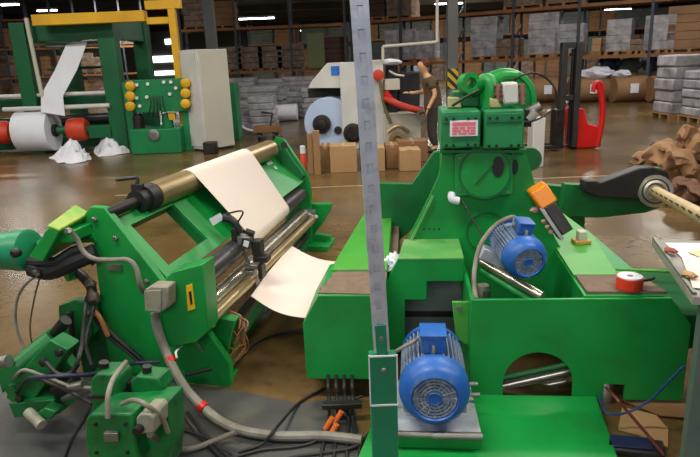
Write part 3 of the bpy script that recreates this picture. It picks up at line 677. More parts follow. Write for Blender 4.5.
skin_mesh('shirt', [q(0,0,.72), q(0,0,1.02), q(-.03,0,1.22), q(-.08,0,1.36), q(-.105,0,1.41), q(-.06,-.17,1.35), q(-.02,-.215,1.19), q(-.1,.17,1.34), q(-.13,.225,1.2)], [(0,1),(1,2),(2,3),(3,4),(3,5),(5,6),(3,7),(7,8)], [.2,.185,.17,.15,.08,.08,.075,.08,.075], SHIRT, tw)
skin_mesh('trousers', [q(0,0,.98), q(0,-.1,.8), q(-.02,-.12,.46), q(.03,-.12,.12), q(0,.1,.8), q(-.04,.12,.46), q(.03,.12,.12)], [(0,1),(1,2),(2,3),(0,4),(4,5),(5,6)], [.155,.105,.08,.06,.105,.08,.06], TROUS, tw)
for s in (-1, 1):
    B().blob(q(-.06,s*.125,.045), .14,.055,.05,0,2).fin('shoe', BLACK, tw)
    h = body[10] if s < 0 else body[14]
    dn = Vector((-.25,-.1,-1)) if s < 0 else Vector((-1,-.1,.1)); dn.normalize(); sd = Vector((0,1,0)) if s < 0 else Vector((0,.9,.2)); 
    V = [h]; E_ = []; Rr = [.022]
    for k, ln in zip((-1.5,-.5,.5,1.5), (.075,.085,.08,.065)):
        a = h+sd*k*.018+dn*.035; m1 = a+dn*ln*.55; m2 = a+dn*ln+Vector((-.01,0,-.015)); i = len(V); V += [a, m1, m2]; E_ += [(0,i),(i,i+1),(i+1,i+2)]; Rr += [.01,.009,.007]
    a = h+sd*-.03*s+dn*.01; i = len(V); V += [a, a+dn*.03-sd*.02*s, a+dn*.055-sd*.025*s]; E_ += [(0,i),(i,i+1),(i+1,i+2)]; Rr += [.011,.01,.008]
    skin_mesh('hand', V, E_, Rr, SKIN, tw, lvl=1)
hd = q(-.2,0,1.61)
B().blob(hd+Vector((.045,0,.05)), .1,.105,.095,0,3).fin('hair', HAIR, tw)
B().cyl(hd+Vector((-.085,0,.0)), hd+Vector((-.13,0,-.025)), .02, .012, 8).fin('nose', SKIN, tw)
for s in (-1, 1):
    B().blob(hd+Vector((-.092,s*.032,.015)), .01,.013,.009,0,1).fin('eye', BLACK, tw); B().blob(hd+Vector((.01,s*.085,-.005)), .018,.01,.028,0,2).fin('ear', SKIN, tw)
B().blob(hd+Vector((-.085,0,-.05)), .008,.024,.006,0,1).fin('mouth', REDO, tw)
# ============================================================ LEFT: ROLLER STAND (frame L)
S = thing('roller_stand', 'green inclined roller stand carrying the cream paper web at the left', 'machine', L.w(-.3, 1.2, 0), L.a)
def lp(px, py, v): return L.pv(px, py, v)
# near side plate
P0 = cr([(86,214),(92,206),(106,207),(120,225),(163,280),(205,325),(231,362),(232,385),(175,391),(120,386),(110,352),(99,272),(96,244),(87,230)], L, 0)
side = B().plate(L, P0, -.02, .03).fin('side_plate', GREEN, S, bevel=.006)
for x, y in ((95,219),(115,237),(158,253)):
    c = lp(x,y,-.02); 
for x, y in ((95,219),(116,238),(147,281)):
    c = lp(x,y,-.02); B().lathe(c, L.w(0,-1,0)-L.w(0,0,0), [(-.005,.016),(.012,.016),(.016,.01)], 6, True).fin('bolt', STEEL, side)
c = lp(115,267,-.02); B().obox(c, (L.w(.045,0,0)-L.w(0,0,0)), (L.w(0,.008,0)-L.w(0,0,0)), (0,0,.016)).fin('handle_slot', STEEL, side)
# rear lower bracket of the near side
P1 = cr([(176,338),(204,328),(222,316),(238,318),(230,352),(228,370),(236,372),(236,388),(180,392)], L, .12)
B().plate(L, P1, .08, .16).fin('lower_bracket', GREEN, S, bevel=.005)
# far side plate
P2 = cr([(272,144),(276,137),(284,139),(296,157),(308,175),(311,190),(312,246),(296,246),(285,215),(262,180)], L, 2.58)
far = B().plate(L, P2, 2.56, 2.61).fin('side_plate', GREEN, S, bevel=.005)
P3 = cr([(309,203),(333,203),(331,210),(321,226),(315,233),(331,235),(331,246),(300,246),(300,230)], L, 2.7)
B().plate(L, P3, 2.66, 2.72).fin('foot_bracket', GREEN, S, bevel=.004)
P4 = cr([(284,146),(291,158),(304,176),(300,180),(288,176),(278,156)], L, 2.5)
B().plate(L, P4, 2.5, 2.56).fin('end_rib', GREEND, far, bevel=.004)
B().cyl(lp(284,145,2.5), lp(284,145,2.6), .03, seg=16).fin('pivot', DSTEEL, far)
# inclined sheet with its square opening
n0 = lp(112,219,.04); n1 = lp(171,282,.04); f0 = lp(268,152,2.52); f1 = lp(304,181,2.52)
def inc(s, t, off=0.):    # s down the incline, t along the stand
    nrm = (n1-n0).cross(f0-n0).normalized(); 
    if nrm.z < 0: nrm = -nrm
    return n0.lerp(f0, t).lerp(n1.lerp(f1, t), s)+nrm*off
b = B()
for s0, s1, t0, t1 in ((0,.16,0,.25),(.82,1,0,.25),(0,1,0,.035),(0,1,.235,1),(.16,.82,.034,.036)):
    b.poly([inc(s0,t0), inc(s1,t0), inc(s1,t1), inc(s0,t1)], inc(0,0,-.02)-inc(0,0))
sheet = b.fin('inclined_cover', GREEN, S)
b = B(); 
for s0, s1, t0, t1 in ((.14,.165,.035,.24),(.82,.845,.035,.24),(.14,.845,.235,.245)): b.poly([inc(s0,t0,-.02), inc(s1,t0,-.02), inc(s1,t1,-.02), inc(s0,t1,-.02)], inc(0,0,-.08)-inc(0,0,-.02))
b.fin('opening_flange', GREEND, sheet)
b = B()
for r_, (s0, ns) in enumerate(((.24,6),(.4,3))):
    for k in range(ns):
        t = .90+.008*k+.012*r_; b.obox(inc(s0+.012*(k%2),t,.001), (inc(0,.0028)-inc(0,0)), (inc(.035,0)-inc(0,0)), (0,0,.001))
b.fin('white_stencil_lettering', PAPER, sheet)
# upper roller
A0 = lp(106,214,0.); A1 = lp(276,147,2.56)
def ax_(t): return A0.lerp(A1, t)
def tpx(x):
    lo, hi = 0., 1.
    for _ in range(40):
        m_ = (lo+hi)/2; p = ax_(m_); qx = 350+F*((p-Vector((0,0,CH))).dot(CR))/((p-Vector((0,0,CH))).dot(CD))
        if qx < x: lo = m_
        else: hi = m_
    return lo
B().cyl(ax_(0), ax_(tpx(153)), .034).fin('roller_shaft', DSTEEL, S)
B().cyl(ax_(tpx(266)), ax_(1), .03).fin('roller_shaft', DSTEEL, S)
ta, tb = tpx(152), tpx(270)
B().cyl(ax_(ta), ax_(tb), .084, seg=40).fin('upper_roller', BRASS, S)
B().lathe(ax_(tpx(136)), A1-A0, [(0,.05),(0,.066),(.07,.068),(.07,.084),(.15,.088),(.15,.05)], 28).fin('shaft_collar', BLACK, S)
cc = ax_(tpx(141)); B().tube([cc+Vector((-.02,0,.06)), cc+Vector((-.01,.02,.13)), cc+Vector((-.03,.02,.135)), cc+Vector((-.13,0,.13))], .012, 8, 2).obox(cc+Vector((-.01,0,.08)),(.03,0,0),(0,.03,0),(0,0,.02)).fin('collar_latch', BLACK, S)
# lower rollers
def rol(nm, pa, pb_, va, vb, r, m, seg=32, shaft=True):
    a = lp(pa[0], pa[1], va); c = lp(pb_[0], pb_[1], vb); o = B().cyl(a, c, r, seg=seg).fin(nm, m, S)
    if shaft: d = (c-a).normalized(); B().cyl(a-d*.06, c+d*.05, r*.42, seg=16).fin('roller_journal', STEEL, o)
    return o
DR0 = lp(199,280,.1); DR1 = lp(300,194,2.5)
rol('dark_roller', (199,280), (300,194), .1, 2.5, .066, DROLL)
rol('dark_roller', (212,300), (300,212), .3, 2.5, .035, DROLL)
rol('chrome_roller', (207,305), (305,214), .1, 2.5, .048, CHROME)
rol('guide_tube', (212,318), (313,219), .0, 2.5, .034, BRASS, shaft=False)
rol('guide_tube', (226,330), (306,236), .3, 2.5, .03, DSTEEL, shaft=False)
c = lp(310,214,2.5); B().obox(c, (.05,0,0),(0,.05,0),(0,0,.035)).cyl(c+Vector((-.07,-.03,.03)), c+Vector((.07,-.03,-.04)), .03, seg=14).fin('end_clamp', STEEL, S, bevel=.005)
c = lp(209,316,-.02); B().obox(c, (.03,0,0),(0,.03,0),(0,0,.06)).fin('yellow_end_block', YLAB, S, bevel=.005)
# cross members and feet under the stand
a = lp(215,382,.1); e = lp(306,243,2.5)
B().obox((a+e)/2+Vector((0,0,.03)), (e-a)/2, (L.w(.04,0,0)-L.w(0,0,0)), (0,0,.03)).fin('floor_tie', GREEND, S)
B().box(L,-.86,-.12,-.02,.35,0,.05).fin('base_foot', GREEN, S, bevel=.005)
B().box(L,-.5,-.05,2.5,2.8,0,.05).fin('base_foot', GREEN, S, bevel=.005)
# control box with yellow label, on the near plate
bx0, bz0 = L.onv(160,345,-.18); bx1, bz1 = L.onv(204,268,-.18)
Bu = cr([(160,285),(172,272),(203,264),(208,332),(196,343),(160,348)], L, -.16)
cb = B().plate(L, Bu, -.16, -.02).fin('control_box', GREEN, S, bevel=.006)
ul = cr([(186,286),(192,284),(195,309),(188,311)], L, -.165); B().plate(L, ul, -.165, -.159).fin('yellow_label', YLAB, cb)
ul = cr([(188.5,292),(191,291),(192.5,304),(190.5,305)], L, -.167); B().plate(L, ul, -.167, -.1645).fin('warning_symbol', BLACK, cb)
B().plate(L, cr([(186,283.5),(205,278.5),(206,297),(188,302)], L, -.163), -.1625, -.16).fin('lid_seam', GREEND, cb) if False else None
ju = cr([(144,290),(151,286),(168,287),(168,308),(162,312),(145,310)], L, -.25)
jb = B().plate(L, ju, -.25, -.16).fin('junction_box', GREYBOX, S, bevel=.008)
B().plate(L, cr([(144,291),(161,290),(161,312),(145,311)], L, -.256), -.256, -.25).fin('box_lid', GREYBOX, jb, bevel=.003)
c = lp(173,322,-.12); B().cyl(c+Vector((0,0,.05)), c-Vector((0,0,.06)), .03, seg=16).cyl(c+Vector((0,0,.02)), c-Vector((0,0,.0)), .04, seg=12).fin('grey_plug', GREYBOX, S)

# drive unit with yellow topped guard at far left
D = thing('drive_guard', 'green chain guard with worn yellow lid and round motor at the left edge', 'machine drive', L.w(-.85,-.3,0), L.a)
gn = [lp(28,257,-.26), lp(43,262,-.26), lp(59,232,-.26), lp(48,228,-.26)]; gq = [lp(58,238,.02), lp(76,243,.02), lp(89,215,.02), lp(76,207,.02)]
B().hexa([gn[0], gn[1], gq[1], gq[0], gn[3], gn[2], gq[2], gq[3]]).fin('guard_body', GREEN, D, bevel=.006)
la = [gn[3], gn[2]+Vector((.004,-.006,0)), gq[2]+Vector((.004,0,0)), gq[3]]
B().poly([q_+Vector((0,0,.003)) for q_ in la], (0,0,.012)).fin('worn_lid', YEL2, D, bevel=.003)
B().obox(lp(70,232,-.1),(L.w(.08,0,0)-L.w(0,0,0)),(L.w(0,.1,0)-L.w(0,0,0)),(0,0,.03)).fin('guard_bracket', GREEN, D, bevel=.005)
a = lp(-22,252,-.1); e = lp(31,250,-.1)
B().lathe(a, e-a, [(0,.09),(.04,.106),((e-a).length*.75,.106),((e-a).length*.76,.116),((e-a).length*.98,.116),((e-a).length,.1)], 32).fin('round_motor', TEAL, D)
B().lathe(lp(18,252,-.3),(L.w(0,-1,0)-L.w(0,0,0)),[(0,.025),(.03,.025),(.04,.015)],14).fin('round_button', DSTEEL, D)
a = lp(80,240,-.03); e = lp(40,248,-.03)
B().tube([lp(98,236,.0), lp(75,238,-.0), lp(40,246,-.05)], .035, 12, 3).fin('support_arm', GREEN, D)
B().tube([lp(32,268,-.15), lp(50,271,-.15), lp(72,262,-.12), lp(96,252,-.06)], .05, 10, 4).fin('black_hose_bundle', BLACK, D)
B().tube([lp(30,262,-.16), lp(55,262,-.16), lp(78,250,-.1), lp(96,262,-.06)], .03, 10, 4).fin('black_hose_bundle', BLACK, D)
b = B(); b.blob(lp(37,273,-.2), .035,.03,.03,.3,2).blob(lp(45,276,-.18), .02,.02,.02,.3,2); b.fin('hose_connector', DSTEEL, D)
B().lathe(lp(70,231,-.22),(L.w(0,-1,.2)-L.w(0,0,0)),[(0,.018),(.02,.018),(.03,.012)],12).fin('conduit_fitting', STEEL, D)
c = lp(66,275,-.05); B().cyl(c, lp(76,272,0), .04, seg=16).fin('grease_cup', GREEN, D)
c = lp(84,281,.0)
B().tube([lp(74,270,.0), lp(84,278,-.03), lp(92,290,-.05), lp(88,305,-.06)], .028, 10, 3).fin('valve_pipe', DSTEEL, D)
b = B(); b.blob(lp(90,284,-.05),.035,.03,.03,.35,2).blob(lp(93,298,-.07),.04,.035,.05,.35,2).blob(lp(90,312,-.08),.035,.03,.04,.35,2); b.fin('valve_body', mat('rusty valve',(96,84,74),.5,.4), D)
# lower arm / cylinder assembly below it
Q = thing('lift_arm', 'green hinged lift arm with hydraulic cylinder low at the left edge', 'machine arm', L.w(-1.05,-.25,0), L.a)
for pts, v0, v1, nm, m in [([(58,306),(74,300),(90,304),(92,335),(74,360),(72,372),(56,370),(60,342)], -.1, -.03, 'upright_link', GREENO),
   ([(8,384),(50,340),(68,350),(34,400),(16,406),(6,398)], -0.58, -0.48, 'arm_plate', GREENO),
   ([(-4,372),(44,332),(56,338),(22,368),(2,394)], -0.4, -0.32, 'arm_plate', GREEND),
   ([(88,304),(100,300),(112,366),(104,388),(84,380),(78,345)], 0, .06, 'inner_web', GREENO),
   ([(32,372),(60,352),(74,370),(52,402),(36,404)], -0.44, -0.38, 'lower_web', GREEND),
   ([(8,404),(52,400),(60,414),(14,418)], -0.62, -0.48, 'foot_pad', GREEND),
   ([(36,414),(44,408),(56,412),(50,420),(42,420)], -0.7, -0.64, 'clevis', GREENO)]:
    B().plate(L, cr(pts, L, v0), v0, v1).fin(nm, m, Q, bevel=.006)
B().cyl(lp(52,338,-0.38), lp(66,320,-0.38), .03, seg=18).fin('cylinder_rod', BLACK, Q)
B().cyl(lp(18,366,-0.56), lp(52,338,-0.44), .045, seg=20).fin('hydraulic_cylinder', GREEND, Q)
B().cyl(lp(-2,363,-0.62), lp(9,361,-0.62), .03, seg=18).fin('steel_nut', STEEL, Q)
B().lathe(lp(15,388,-0.58),(L.w(0,-1,0)-L.w(0,0,0)),[(0,.03),(.03,.03)],16).fin('pivot_pin', GREENO, Q)
B().cyl(lp(28,412,-0.7), lp(42,425,-0.74), .025, seg=14).fin('hose_fitting', GREYBOX, Q)
B().cyl(lp(64,398,-0.58), lp(90,388,-0.58), .02, seg=12).cyl(lp(70,388,-0.6), lp(84,385,-0.6), .024, seg=12).fin('steel_rod', STEEL, Q)
# valve block in the very foreground
V = thing('valve_block', 'green hydraulic valve block with grey connector box in the lower left foreground', 'valve block', L.w(-.62,-.55,0), L.a)
vv = -.45
for pts, v0, v1, nm, m in [([(90,380),(96,374),(112,374),(118,380),(120,420),(92,420)], -0.78, -0.66, 'valve_body', GREENO),
   ([(130,382),(136,376),(158,378),(163,388),(160,402),(132,402)], -0.76, -0.66, 'valve_body', GREENO),
   ([(86,418),(92,414),(132,414),(134,436),(140,462),(90,466),(85,442)], -0.94, -0.76, 'manifold', GREENO),
   ([(130,404),(168,402),(170,440),(168,470),(132,470)], -0.86, -0.72, 'manifold', GREENO)]:
    B().plate(L, cr(pts, L, v0), v0, v1).fin(nm, m, V, bevel=.01)
jb = B().plate(L, cr([(136,418),(140,414),(150,414),(154,418),(154,433),(137,435)], L, -0.98), -0.98, -0.86).fin('connector_box', GREYBOX, V, bevel=.006)
B().lathe(lp(140,428,-0.98),(L.w(0,-1,0)-L.w(0,0,0)),[(0,.02),(.03,.018)],12).fin('connector_cap', DSTEEL, jb)
B().cyl(lp(165,400,-0.8), lp(167,416,-0.8), .012, seg=10).fin('brass_fitting', COPPER, V)
B().plate(L, cr([(116,382),(130,382),(130,418),(116,418)], L, -0.72), -0.72, -0.66).fin('solenoid', BLACK, V, bevel=.006)


for x, y, v in ((20,398,-.6),(44,362,-.6),(60,352,-.6)): B().lathe(lp(x,y,v),(L.w(0,-1,0)-L.w(0,0,0)),[(0,.02),(.015,.02),(.02,.012)],10).fin('bolt', DSTEEL, Q)
B().cyl(lp(70,312,-.13), lp(74,360,-.13), .016, seg=12).fin('link_rod', BLACK, Q)
B().tube([lp(16,392,-.62), lp(30,378,-.66), lp(52,384,-.68), lp(74,394,-.66), lp(92,404,-.7)], .009, 8, 4).fin('black_hose', BLACK, Q)
B().obox(lp(66,385,-.55),(.05,0,.02),(0,.05,0),(-.01,0,.025)).fin('dark_bracket', DSTEEL, Q, bevel=.005)
for x, y, v in ((96,424,-.94),(126,424,-.94),(97,452,-.94),(128,452,-.94)): B().lathe(lp(x,y,v),(L.w(0,-1,0)-L.w(0,0,0)),[(-.01,.008),(.008,.008)],8).fin('bolt', DSTEEL, V)
B().cyl(lp(104,374,-.72), lp(104,362,-.72), .022, seg=16).fin('hose_fitting', DSTEEL, V)
B().cyl(lp(147,378,-.72), lp(147,366,-.72), .02, seg=16).fin('hose_fitting', DSTEEL, V)
B().plate(L, cr([(88,396),(120,396),(120,399),(88,399)], L, -.79), -.79, -.66).fin('joint_plate', DSTEEL, V)
B().obox(lp(112,436,-.95),(.03,0,0),(0,.012,0),(0,0,.02)).fin('name_plate', STEEL, V, bevel=.002)
# dark plate on the floor under the left side
def fz(px, py, z=.0): return onz(px, py, z)
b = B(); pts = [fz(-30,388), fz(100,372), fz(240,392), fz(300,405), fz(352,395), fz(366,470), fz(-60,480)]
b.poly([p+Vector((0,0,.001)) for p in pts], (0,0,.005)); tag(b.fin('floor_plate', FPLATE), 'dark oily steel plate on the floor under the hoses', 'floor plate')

# ------------------------------------------------------------ paper web over the stand, and the exit sheet
WT = [(tpx(186), tpx(244))]
t0, t1 = tpx(186.5), tpx(245)
nrm = inc(0,0,1)-inc(0,0,0); down = (inc(1,.5)-inc(0,.5)).normalized()
ctr = ax_((t0+t1)/2)
def web_prof(k, t):   # over the upper roller, straight down to the dark roller and round it
    c1 = ax_(t); s_ = (t*2.56-.1)/2.4; c2 = DR0.lerp(DR1, s_+.0); r1, r2 = .0855, .0675
    dn = (c2-c1); axd = (A1-A0).normalized(); dn = (dn-axd*dn.dot(axd)).normalized(); n = axd.cross(dn)
    if n.z < 0: n = -n
    if k < .25:
        a = math.radians(-60+150*(k/.25)); return c1+(-dn*math.cos(a)+n*math.sin(a))*r1
    p1 = c1+n*r1; p2 = c2+n*r2
    if k < .75: return p1.lerp(p2, (k-.25)/.5)
    a = math.radians(130*(k-.75)/.25); return c2+(n*math.cos(a)+dn*math.sin(a))*r2
o = B().sheet(lambda s, q: web_prof(s, t0+(t1-t0)*q), 48, 6, .002).fin('paper_web', WEB)
tag(o, 'cream paper web running over the upper roller of the left stand', 'paper')
ra = lp(214,262,1.); 
z_ = .33
e = [onz(251,296,z_), onz(292,246,z_), onz(341,262,.33), onz(305,318,.33)]
def ex(s, q):
    p = e[0].lerp(e[1], q).lerp(e[3].lerp(e[2], q), s); p.z += -.035*math.sin(PI*s)+.02*math.sin(PI*q); return p
tag(B().sheet(ex, 14, 8, .002).fin('paper_web', WEB), 'cream paper web passing low between the left stand and the right machine', 'paper')
# second span under the sensor, between cover and chrome roller
g = [lp(206,258,1.05), lp(240,215,1.6), lp(243,252,1.45), lp(214,292,.95)]

# ------------------------------------------------------------ web guide sensor riding on the guide tube
G = thing('web_guide_sensor', 'steel web guide carriage with black hood riding on the lower rollers', 'sensor', lp(246,268,.72)-Vector((0,0,.12)), L.a)
v_ = .7
ob = lambda px, py, sx, sy, sz, v=v_: (lp(px,py,v), (L.w(sx,0,0)-L.w(0,0,0)), (L.w(0,sy,0)-L.w(0,0,0)), (0,0,sz))
B().obox(*ob(246,241,.045,.04,.04)).fin('sensor_housing', STEEL, G, bevel=.005)
B().plate(L, cr([(243,238),(251,240),(249,249),(241,246)], L, .655), .645, .658).fin('black_frame', BLACK, G)
B().plate(L, cr([(244.5,240),(249.5,241.5),(248,247.5),(243,245.5)], L, .645), .64, .646).fin('white_window', PAPER, G)
B().obox(*ob(258,247,.03,.04,.05)).obox(*ob(262,258,.05,.04,.02)).fin('clamp_block', BLACK, G, bevel=.005)
B().obox(*ob(255,266,.06,.03,.014)).obox(*ob(248,272,.05,.04,.02)).obox(*ob(253,280,.035,.03,.03)).fin('carriage', STEEL, G, bevel=.004)
B().obox(*ob(243,284,.04,.04,.03)).obox(*ob(262,270,.015,.04,.05)).fin('carriage_block', DSTEEL, G, bevel=.004)
B().tube([lp(224,218,v_), lp(230,219,v_), lp(236,224,v_), lp(240,233,v_)], .03, 10, 3, taper=.02).fin('black_hood', BLACK, G)
b = B().tube([lp(238,222,v_), lp(243,213,v_), lp(239,211,v_), lp(226,214,v_)], .006, 8, 4); b.fin('wire_loop', DSTEEL, G)
B().plate(L, cr([(209,219),(220,213),(224,219),(213,226)], L, v_), v_, v_+.006).fin('white_card', PAPER, G)
B().obox(*ob(236,236,.02,.03,.05)).cyl(lp(246,231,v_), lp(254,234,v_), .02, seg=12).fin('adjuster', DSTEEL, G)
B().cyl(lp(240,240,v_), lp(256,285,v_), .012, seg=10).fin('guide_post', STEEL, G)
# tangle of thin wires under the sensor end
b = B(); random.seed(5)
for k in range(16):
    x = 232+random.random()*16; y = 316+random.random()*8
    P_ = [lp(x-14, y-6, .2), lp(x, y, .15)]
    for j in range(3): P_.append(lp(x+random.uniform(-8,6), y+10+j*9+random.uniform(-3,3), .12+random.uniform(-.03,.05)))
    P_.append(lp(x-18+random.uniform(-3,3), y+46, .05)) if k % 3 == 0 else None
    b.tube([p for p in P_ if p], .0045, 5, 3)
tag(b.fin('wire_tangle', COPPER), 'tangle of thin coppery wires hanging at the lower end of the left stand', 'wires', kind='stuff')

# ------------------------------------------------------------ cables and hoses (one object each)
def cable(pts, r, m, nm, lab, cat='hose', grp=None, sm=5):
    o = B().tube(pts, r, 10, sm).fin(nm, m); return tag(o, lab, cat, grp)
lv = lambda v, *pp: [lp(x, y, v) for x, y in pp]
cable([lp(70,231,-.27)]+lv(-.24,(77,239),(84,252),(95,259),(112,260),(128,260),(136,268),(140,284))+[lp(143,292,-.2)], .013, GREY, 'conduit', 'grey flexible conduit from the yellow lid guard to the grey junction box', 'conduit')
big = lv(-.2,(155,313),(158,330),(165,349))+[lp(174,369,-.25), lp(186,389,-.3)]+[fz(204,408,.07), fz(222,422,.04), fz(244,431,.035), fz(280,436,.035), fz(325,436,.035), fz(362,440,.035)]
cable(big, .024, GREY, 'conduit', 'thick grey conduit running from the junction box down across the floor', 'conduit')
def tie(p, d, lab): 
    tag(B().lathe(Vector(p)-d*.015, d, [(0,.02),(0,.029),(.03,.029),(.03,.02)], 16).fin('red_tape_band', RED), lab, 'tape')
tie(lp(170.5,360,-.22), (lp(174,369,-.25)-lp(165,349,-.2)).normalized(), 'upper band of red tape on the thick grey conduit')
tie(fz(203,407,.075), (fz(222,422,.04)-lp(186,389,-.3)).normalized(), 'lower band of red tape on the thick grey conduit')
cable(lv(-.22,(39,274),(24,286),(16,305),(17,330),(28,352),(48,368))+[lp(76,372,-.24)], .008, GREY, 'thin_hose', 'thin grey hose looping at the far left below the round motor')
cable(lv(-.2,(40,277),(34,300),(30,330),(36,362)), .005, mat('tan wire',(110,92,66),.6), 'thin_wire', 'thin tan wire hanging beside the grey hose loop', 'wire')
cable([lp(86,302,-.12), lp(84,325,-.3), lp(81,350,-.6), lp(72,372,-.66), lp(58,374,-.68), lp(46,362,-.66)], .011, BLACK, 'hydraulic_hose', 'black hose with grey collar looping below the side plate at left')
cable(lv(-.1,(92,312),(104,332),(128,352),(150,372),(164,386))+[fz(182,412,.06), fz(200,436,.02), fz(226,462,.02)], .012, BLACK, 'hydraulic_hose', 'black hydraulic hose falling from the valve to the floor, left one')
cable(lv(-.1,(96,310),(112,334),(138,356),(160,378),(176,398))+[fz(196,424,.03), fz(216,446,.02), fz(238,466,.02)], .012, BLACK, 'hydraulic_hose', 'black hydraulic hose falling from the valve to the floor, right one')
cable([lp(92,310,-.13), lp(100,318,-.13), lp(108,336,-.13)], .014, COPPER, 'hose_fitting', 'pair of brassy hose fittings at the top of the black hoses', 'fitting')
cable(lv(-.6,(14,378),(24,370),(44,376),(70,386),(92,388)), .009, GREY, 'thin_hose', 'grey hose crossing the green arm towards the valve block')
cable([lp(108,418,-.96), lp(108,396,-.93), lp(114,378,-.85), lp(126,362,-.7)], .011, GREY, 'thin_hose', 'grey hose arching up from the front of the valve block')
cable([lp(122,404,-.9), lp(134,400,-.95), lp(148,406,-.97), lp(162,418,-.92), lp(168,432,-.88)], .01, GREY, 'thin_hose', 'grey hose arching over the grey connector box')
cable([lp(150,434,-.97)]+[fz(168,447,.06), fz(190,449,.03), fz(214,441,.03), fz(236,432,.07)], .014, mat('grey brown hose',(120,112,100),.55), 'thick_hose', 'grey brown hose from the connector box across to the thick conduit')
cable([lp(182,346,-.1), lp(176,352,-.2), lp(177,358,-.22)], .006, PAPER, 'white_wire', 'short white wire hanging under the green control box', 'wire')
cable([lp(196,342,-.12), lp(204,356,.0), lp(212,386,.0)], .006, GREY, 'thin_wire', 'thin grey wire over the lower green bracket', 'wire')
cable([fz(186,375,.12), fz(214,368,.1), fz(236,362,.08), fz(252,346,.04), fz(272,336,.02), fz(300,331,.015), fz(330,333,.015)], .011, BLACK, 'black_cable', 'black cable curving on the floor under the hanging paper', 'cable')
cable([fz(226,460,.012), fz(262,450,.012), fz(300,446,.012), fz(322,436,.02), fz(348,404,.02), fz(362,396,.03)], .009, BLACK, 'black_cable', 'black cable snaking in front of the thick conduit on the floor', 'cable')
cable([fz(150,432,.012), fz(182,430,.012), fz(206,438,.03), fz(228,452,.012), fz(246,470,.012)], .009, BLACK, 'black_cable', 'black cable crossing under the brown hose on the floor', 'cable')
cable([fz(262,470,.012), fz(290,458,.012), fz(330,452,.012), fz(356,446,.02), fz(372,430,.02)], .009, BLACK, 'black_cable', 'black cable at the bottom edge near the green post', 'cable')
cable([fz(60,470,.012), fz(72,440,.012), fz(84,420,.012), fz(92,404,.04)], .007, BLACK, 'black_cable', 'thin black cable at the bottom left beside the valve block', 'cable')
cable([fz(238,452,.012), fz(262,444,.02), fz(276,428,.07), fz(300,402,.012), fz(330,386,.012)], .008, BLACK, 'black_cable', 'black cable passing beneath the thick conduit towards the right machine', 'cable')
cable([lp(30,378,-.7), lp(60,376,-.72), lp(92,374,-.6), lp(130,364,-.3), lp(160,362,-.2)], .01, mat('dark blue hose',(30,38,70),.5), 'hydraulic_hose', 'dark blue hose running level behind the green valve block')
cable([lp(94,306,-.14), lp(90,324,-.2), lp(86,344,-.3), lp(92,366,-.5)], .01, BLACK, 'hydraulic_hose', 'black hose hanging straight down beside the brassy fittings')
# hoses with orange fittings under the right machine
random.seed(11); ORCL = mat('orange hose clip', (226,112,44), .5)
for k, x in enumerate((329,337,345,353)):
    cable([fz(x-1,372,.14), fz(x-1,385,.14), fz(x,398,.08), fz(x+random.uniform(-4,4),420,.02), fz(x-6+4*k,446,.012), fz(x-10+6*k,470,.012)], .009, BLACK, 'black_hose', '%s of four black hoses under the left box of the right machine' % ('leftmost','second from left','third from left','rightmost')[k])
for x, y, lab in ((329,424,'left orange hose clip on the floor hoses'), (338,418,'right orange hose clip on the floor hoses'), (333,431,'lowest orange hose clip on the floor hoses')):
    p = fz(x,y,.05); tag(B().cyl(p+Vector((-.02,0,-.03)), p+Vector((.02,.01,.03)), .014, seg=12).fin('orange_clip', ORCL), lab, 'clip')
p = fz(342,405,.09); tag(B().obox(p,(.1,0,0),(0,.02,0),(0,0,.015)).fin('hose_clamp_bar', DSTEEL, bevel=.004), 'dark clamp bar holding the four black hoses', 'clamp')
# ============================================================ RIGHT: LARGE GREEN MACHINE (frame M)
R_ = thing('winder_machine', 'large bright green machine frame with central gear boxes on the right', 'machine', M.w(.3, .8, 0), M.a)
mp = lambda px, py, v: M.pv(px, py, v)
ZT = .61
# left longitudinal beam: front box plus long top
B().plate(M, [(-.67,.12),(-.24,.12),(-.24,.6),(-.58,.6),(-.67,.44)], 0, .5).fin('front_box', GREEN, R_, bevel=.006)
B().hexa([M.w(-.56,.5,.2), M.w(-.24,.5,.2), M.w(-.24,2.1,.2), M.w(-.44,2.1,.2), M.w(-.56,.5,.6), M.w(-.24,.5,.6), M.w(-.24,2.1,.6), M.w(-.44,2.1,.6)]).fin('side_beam', GREEN_LIT, R_, bevel=.004)
B().slab(M, [(-.555,.36),(-.24,.36),(-.24,.52),(-.25,2.08),(-.42,2.08)], .6, .612).fin('beam_top', GREEN_LIT, R_)
B().slab(M, [(-.585,.02),(-.57,.06),(-.585,.1),(-.555,.15),(-.565,.2),(-.54,.25),(-.55,.3),(-.52,.35),(-.24,.34),(-.24,.0)], .6, .606).fin('rubber_mat', MATB, R_)
B().box(M,-.53,-.24,.345,.36,.6,.618).fin('pale_edge_strip', WORN, R_)
B().box(M,-.24,-.19,.5,2.0,.2,.55).fin('inner_rail', MATB, R_)
B().box(M,-.60,-.30,.4,.48,0,.16).fin('leg', DSTEEL, R_); B().box(M,-.4,-.3,1.9,2.0,0,.21).fin('leg', DSTEEL, R_)
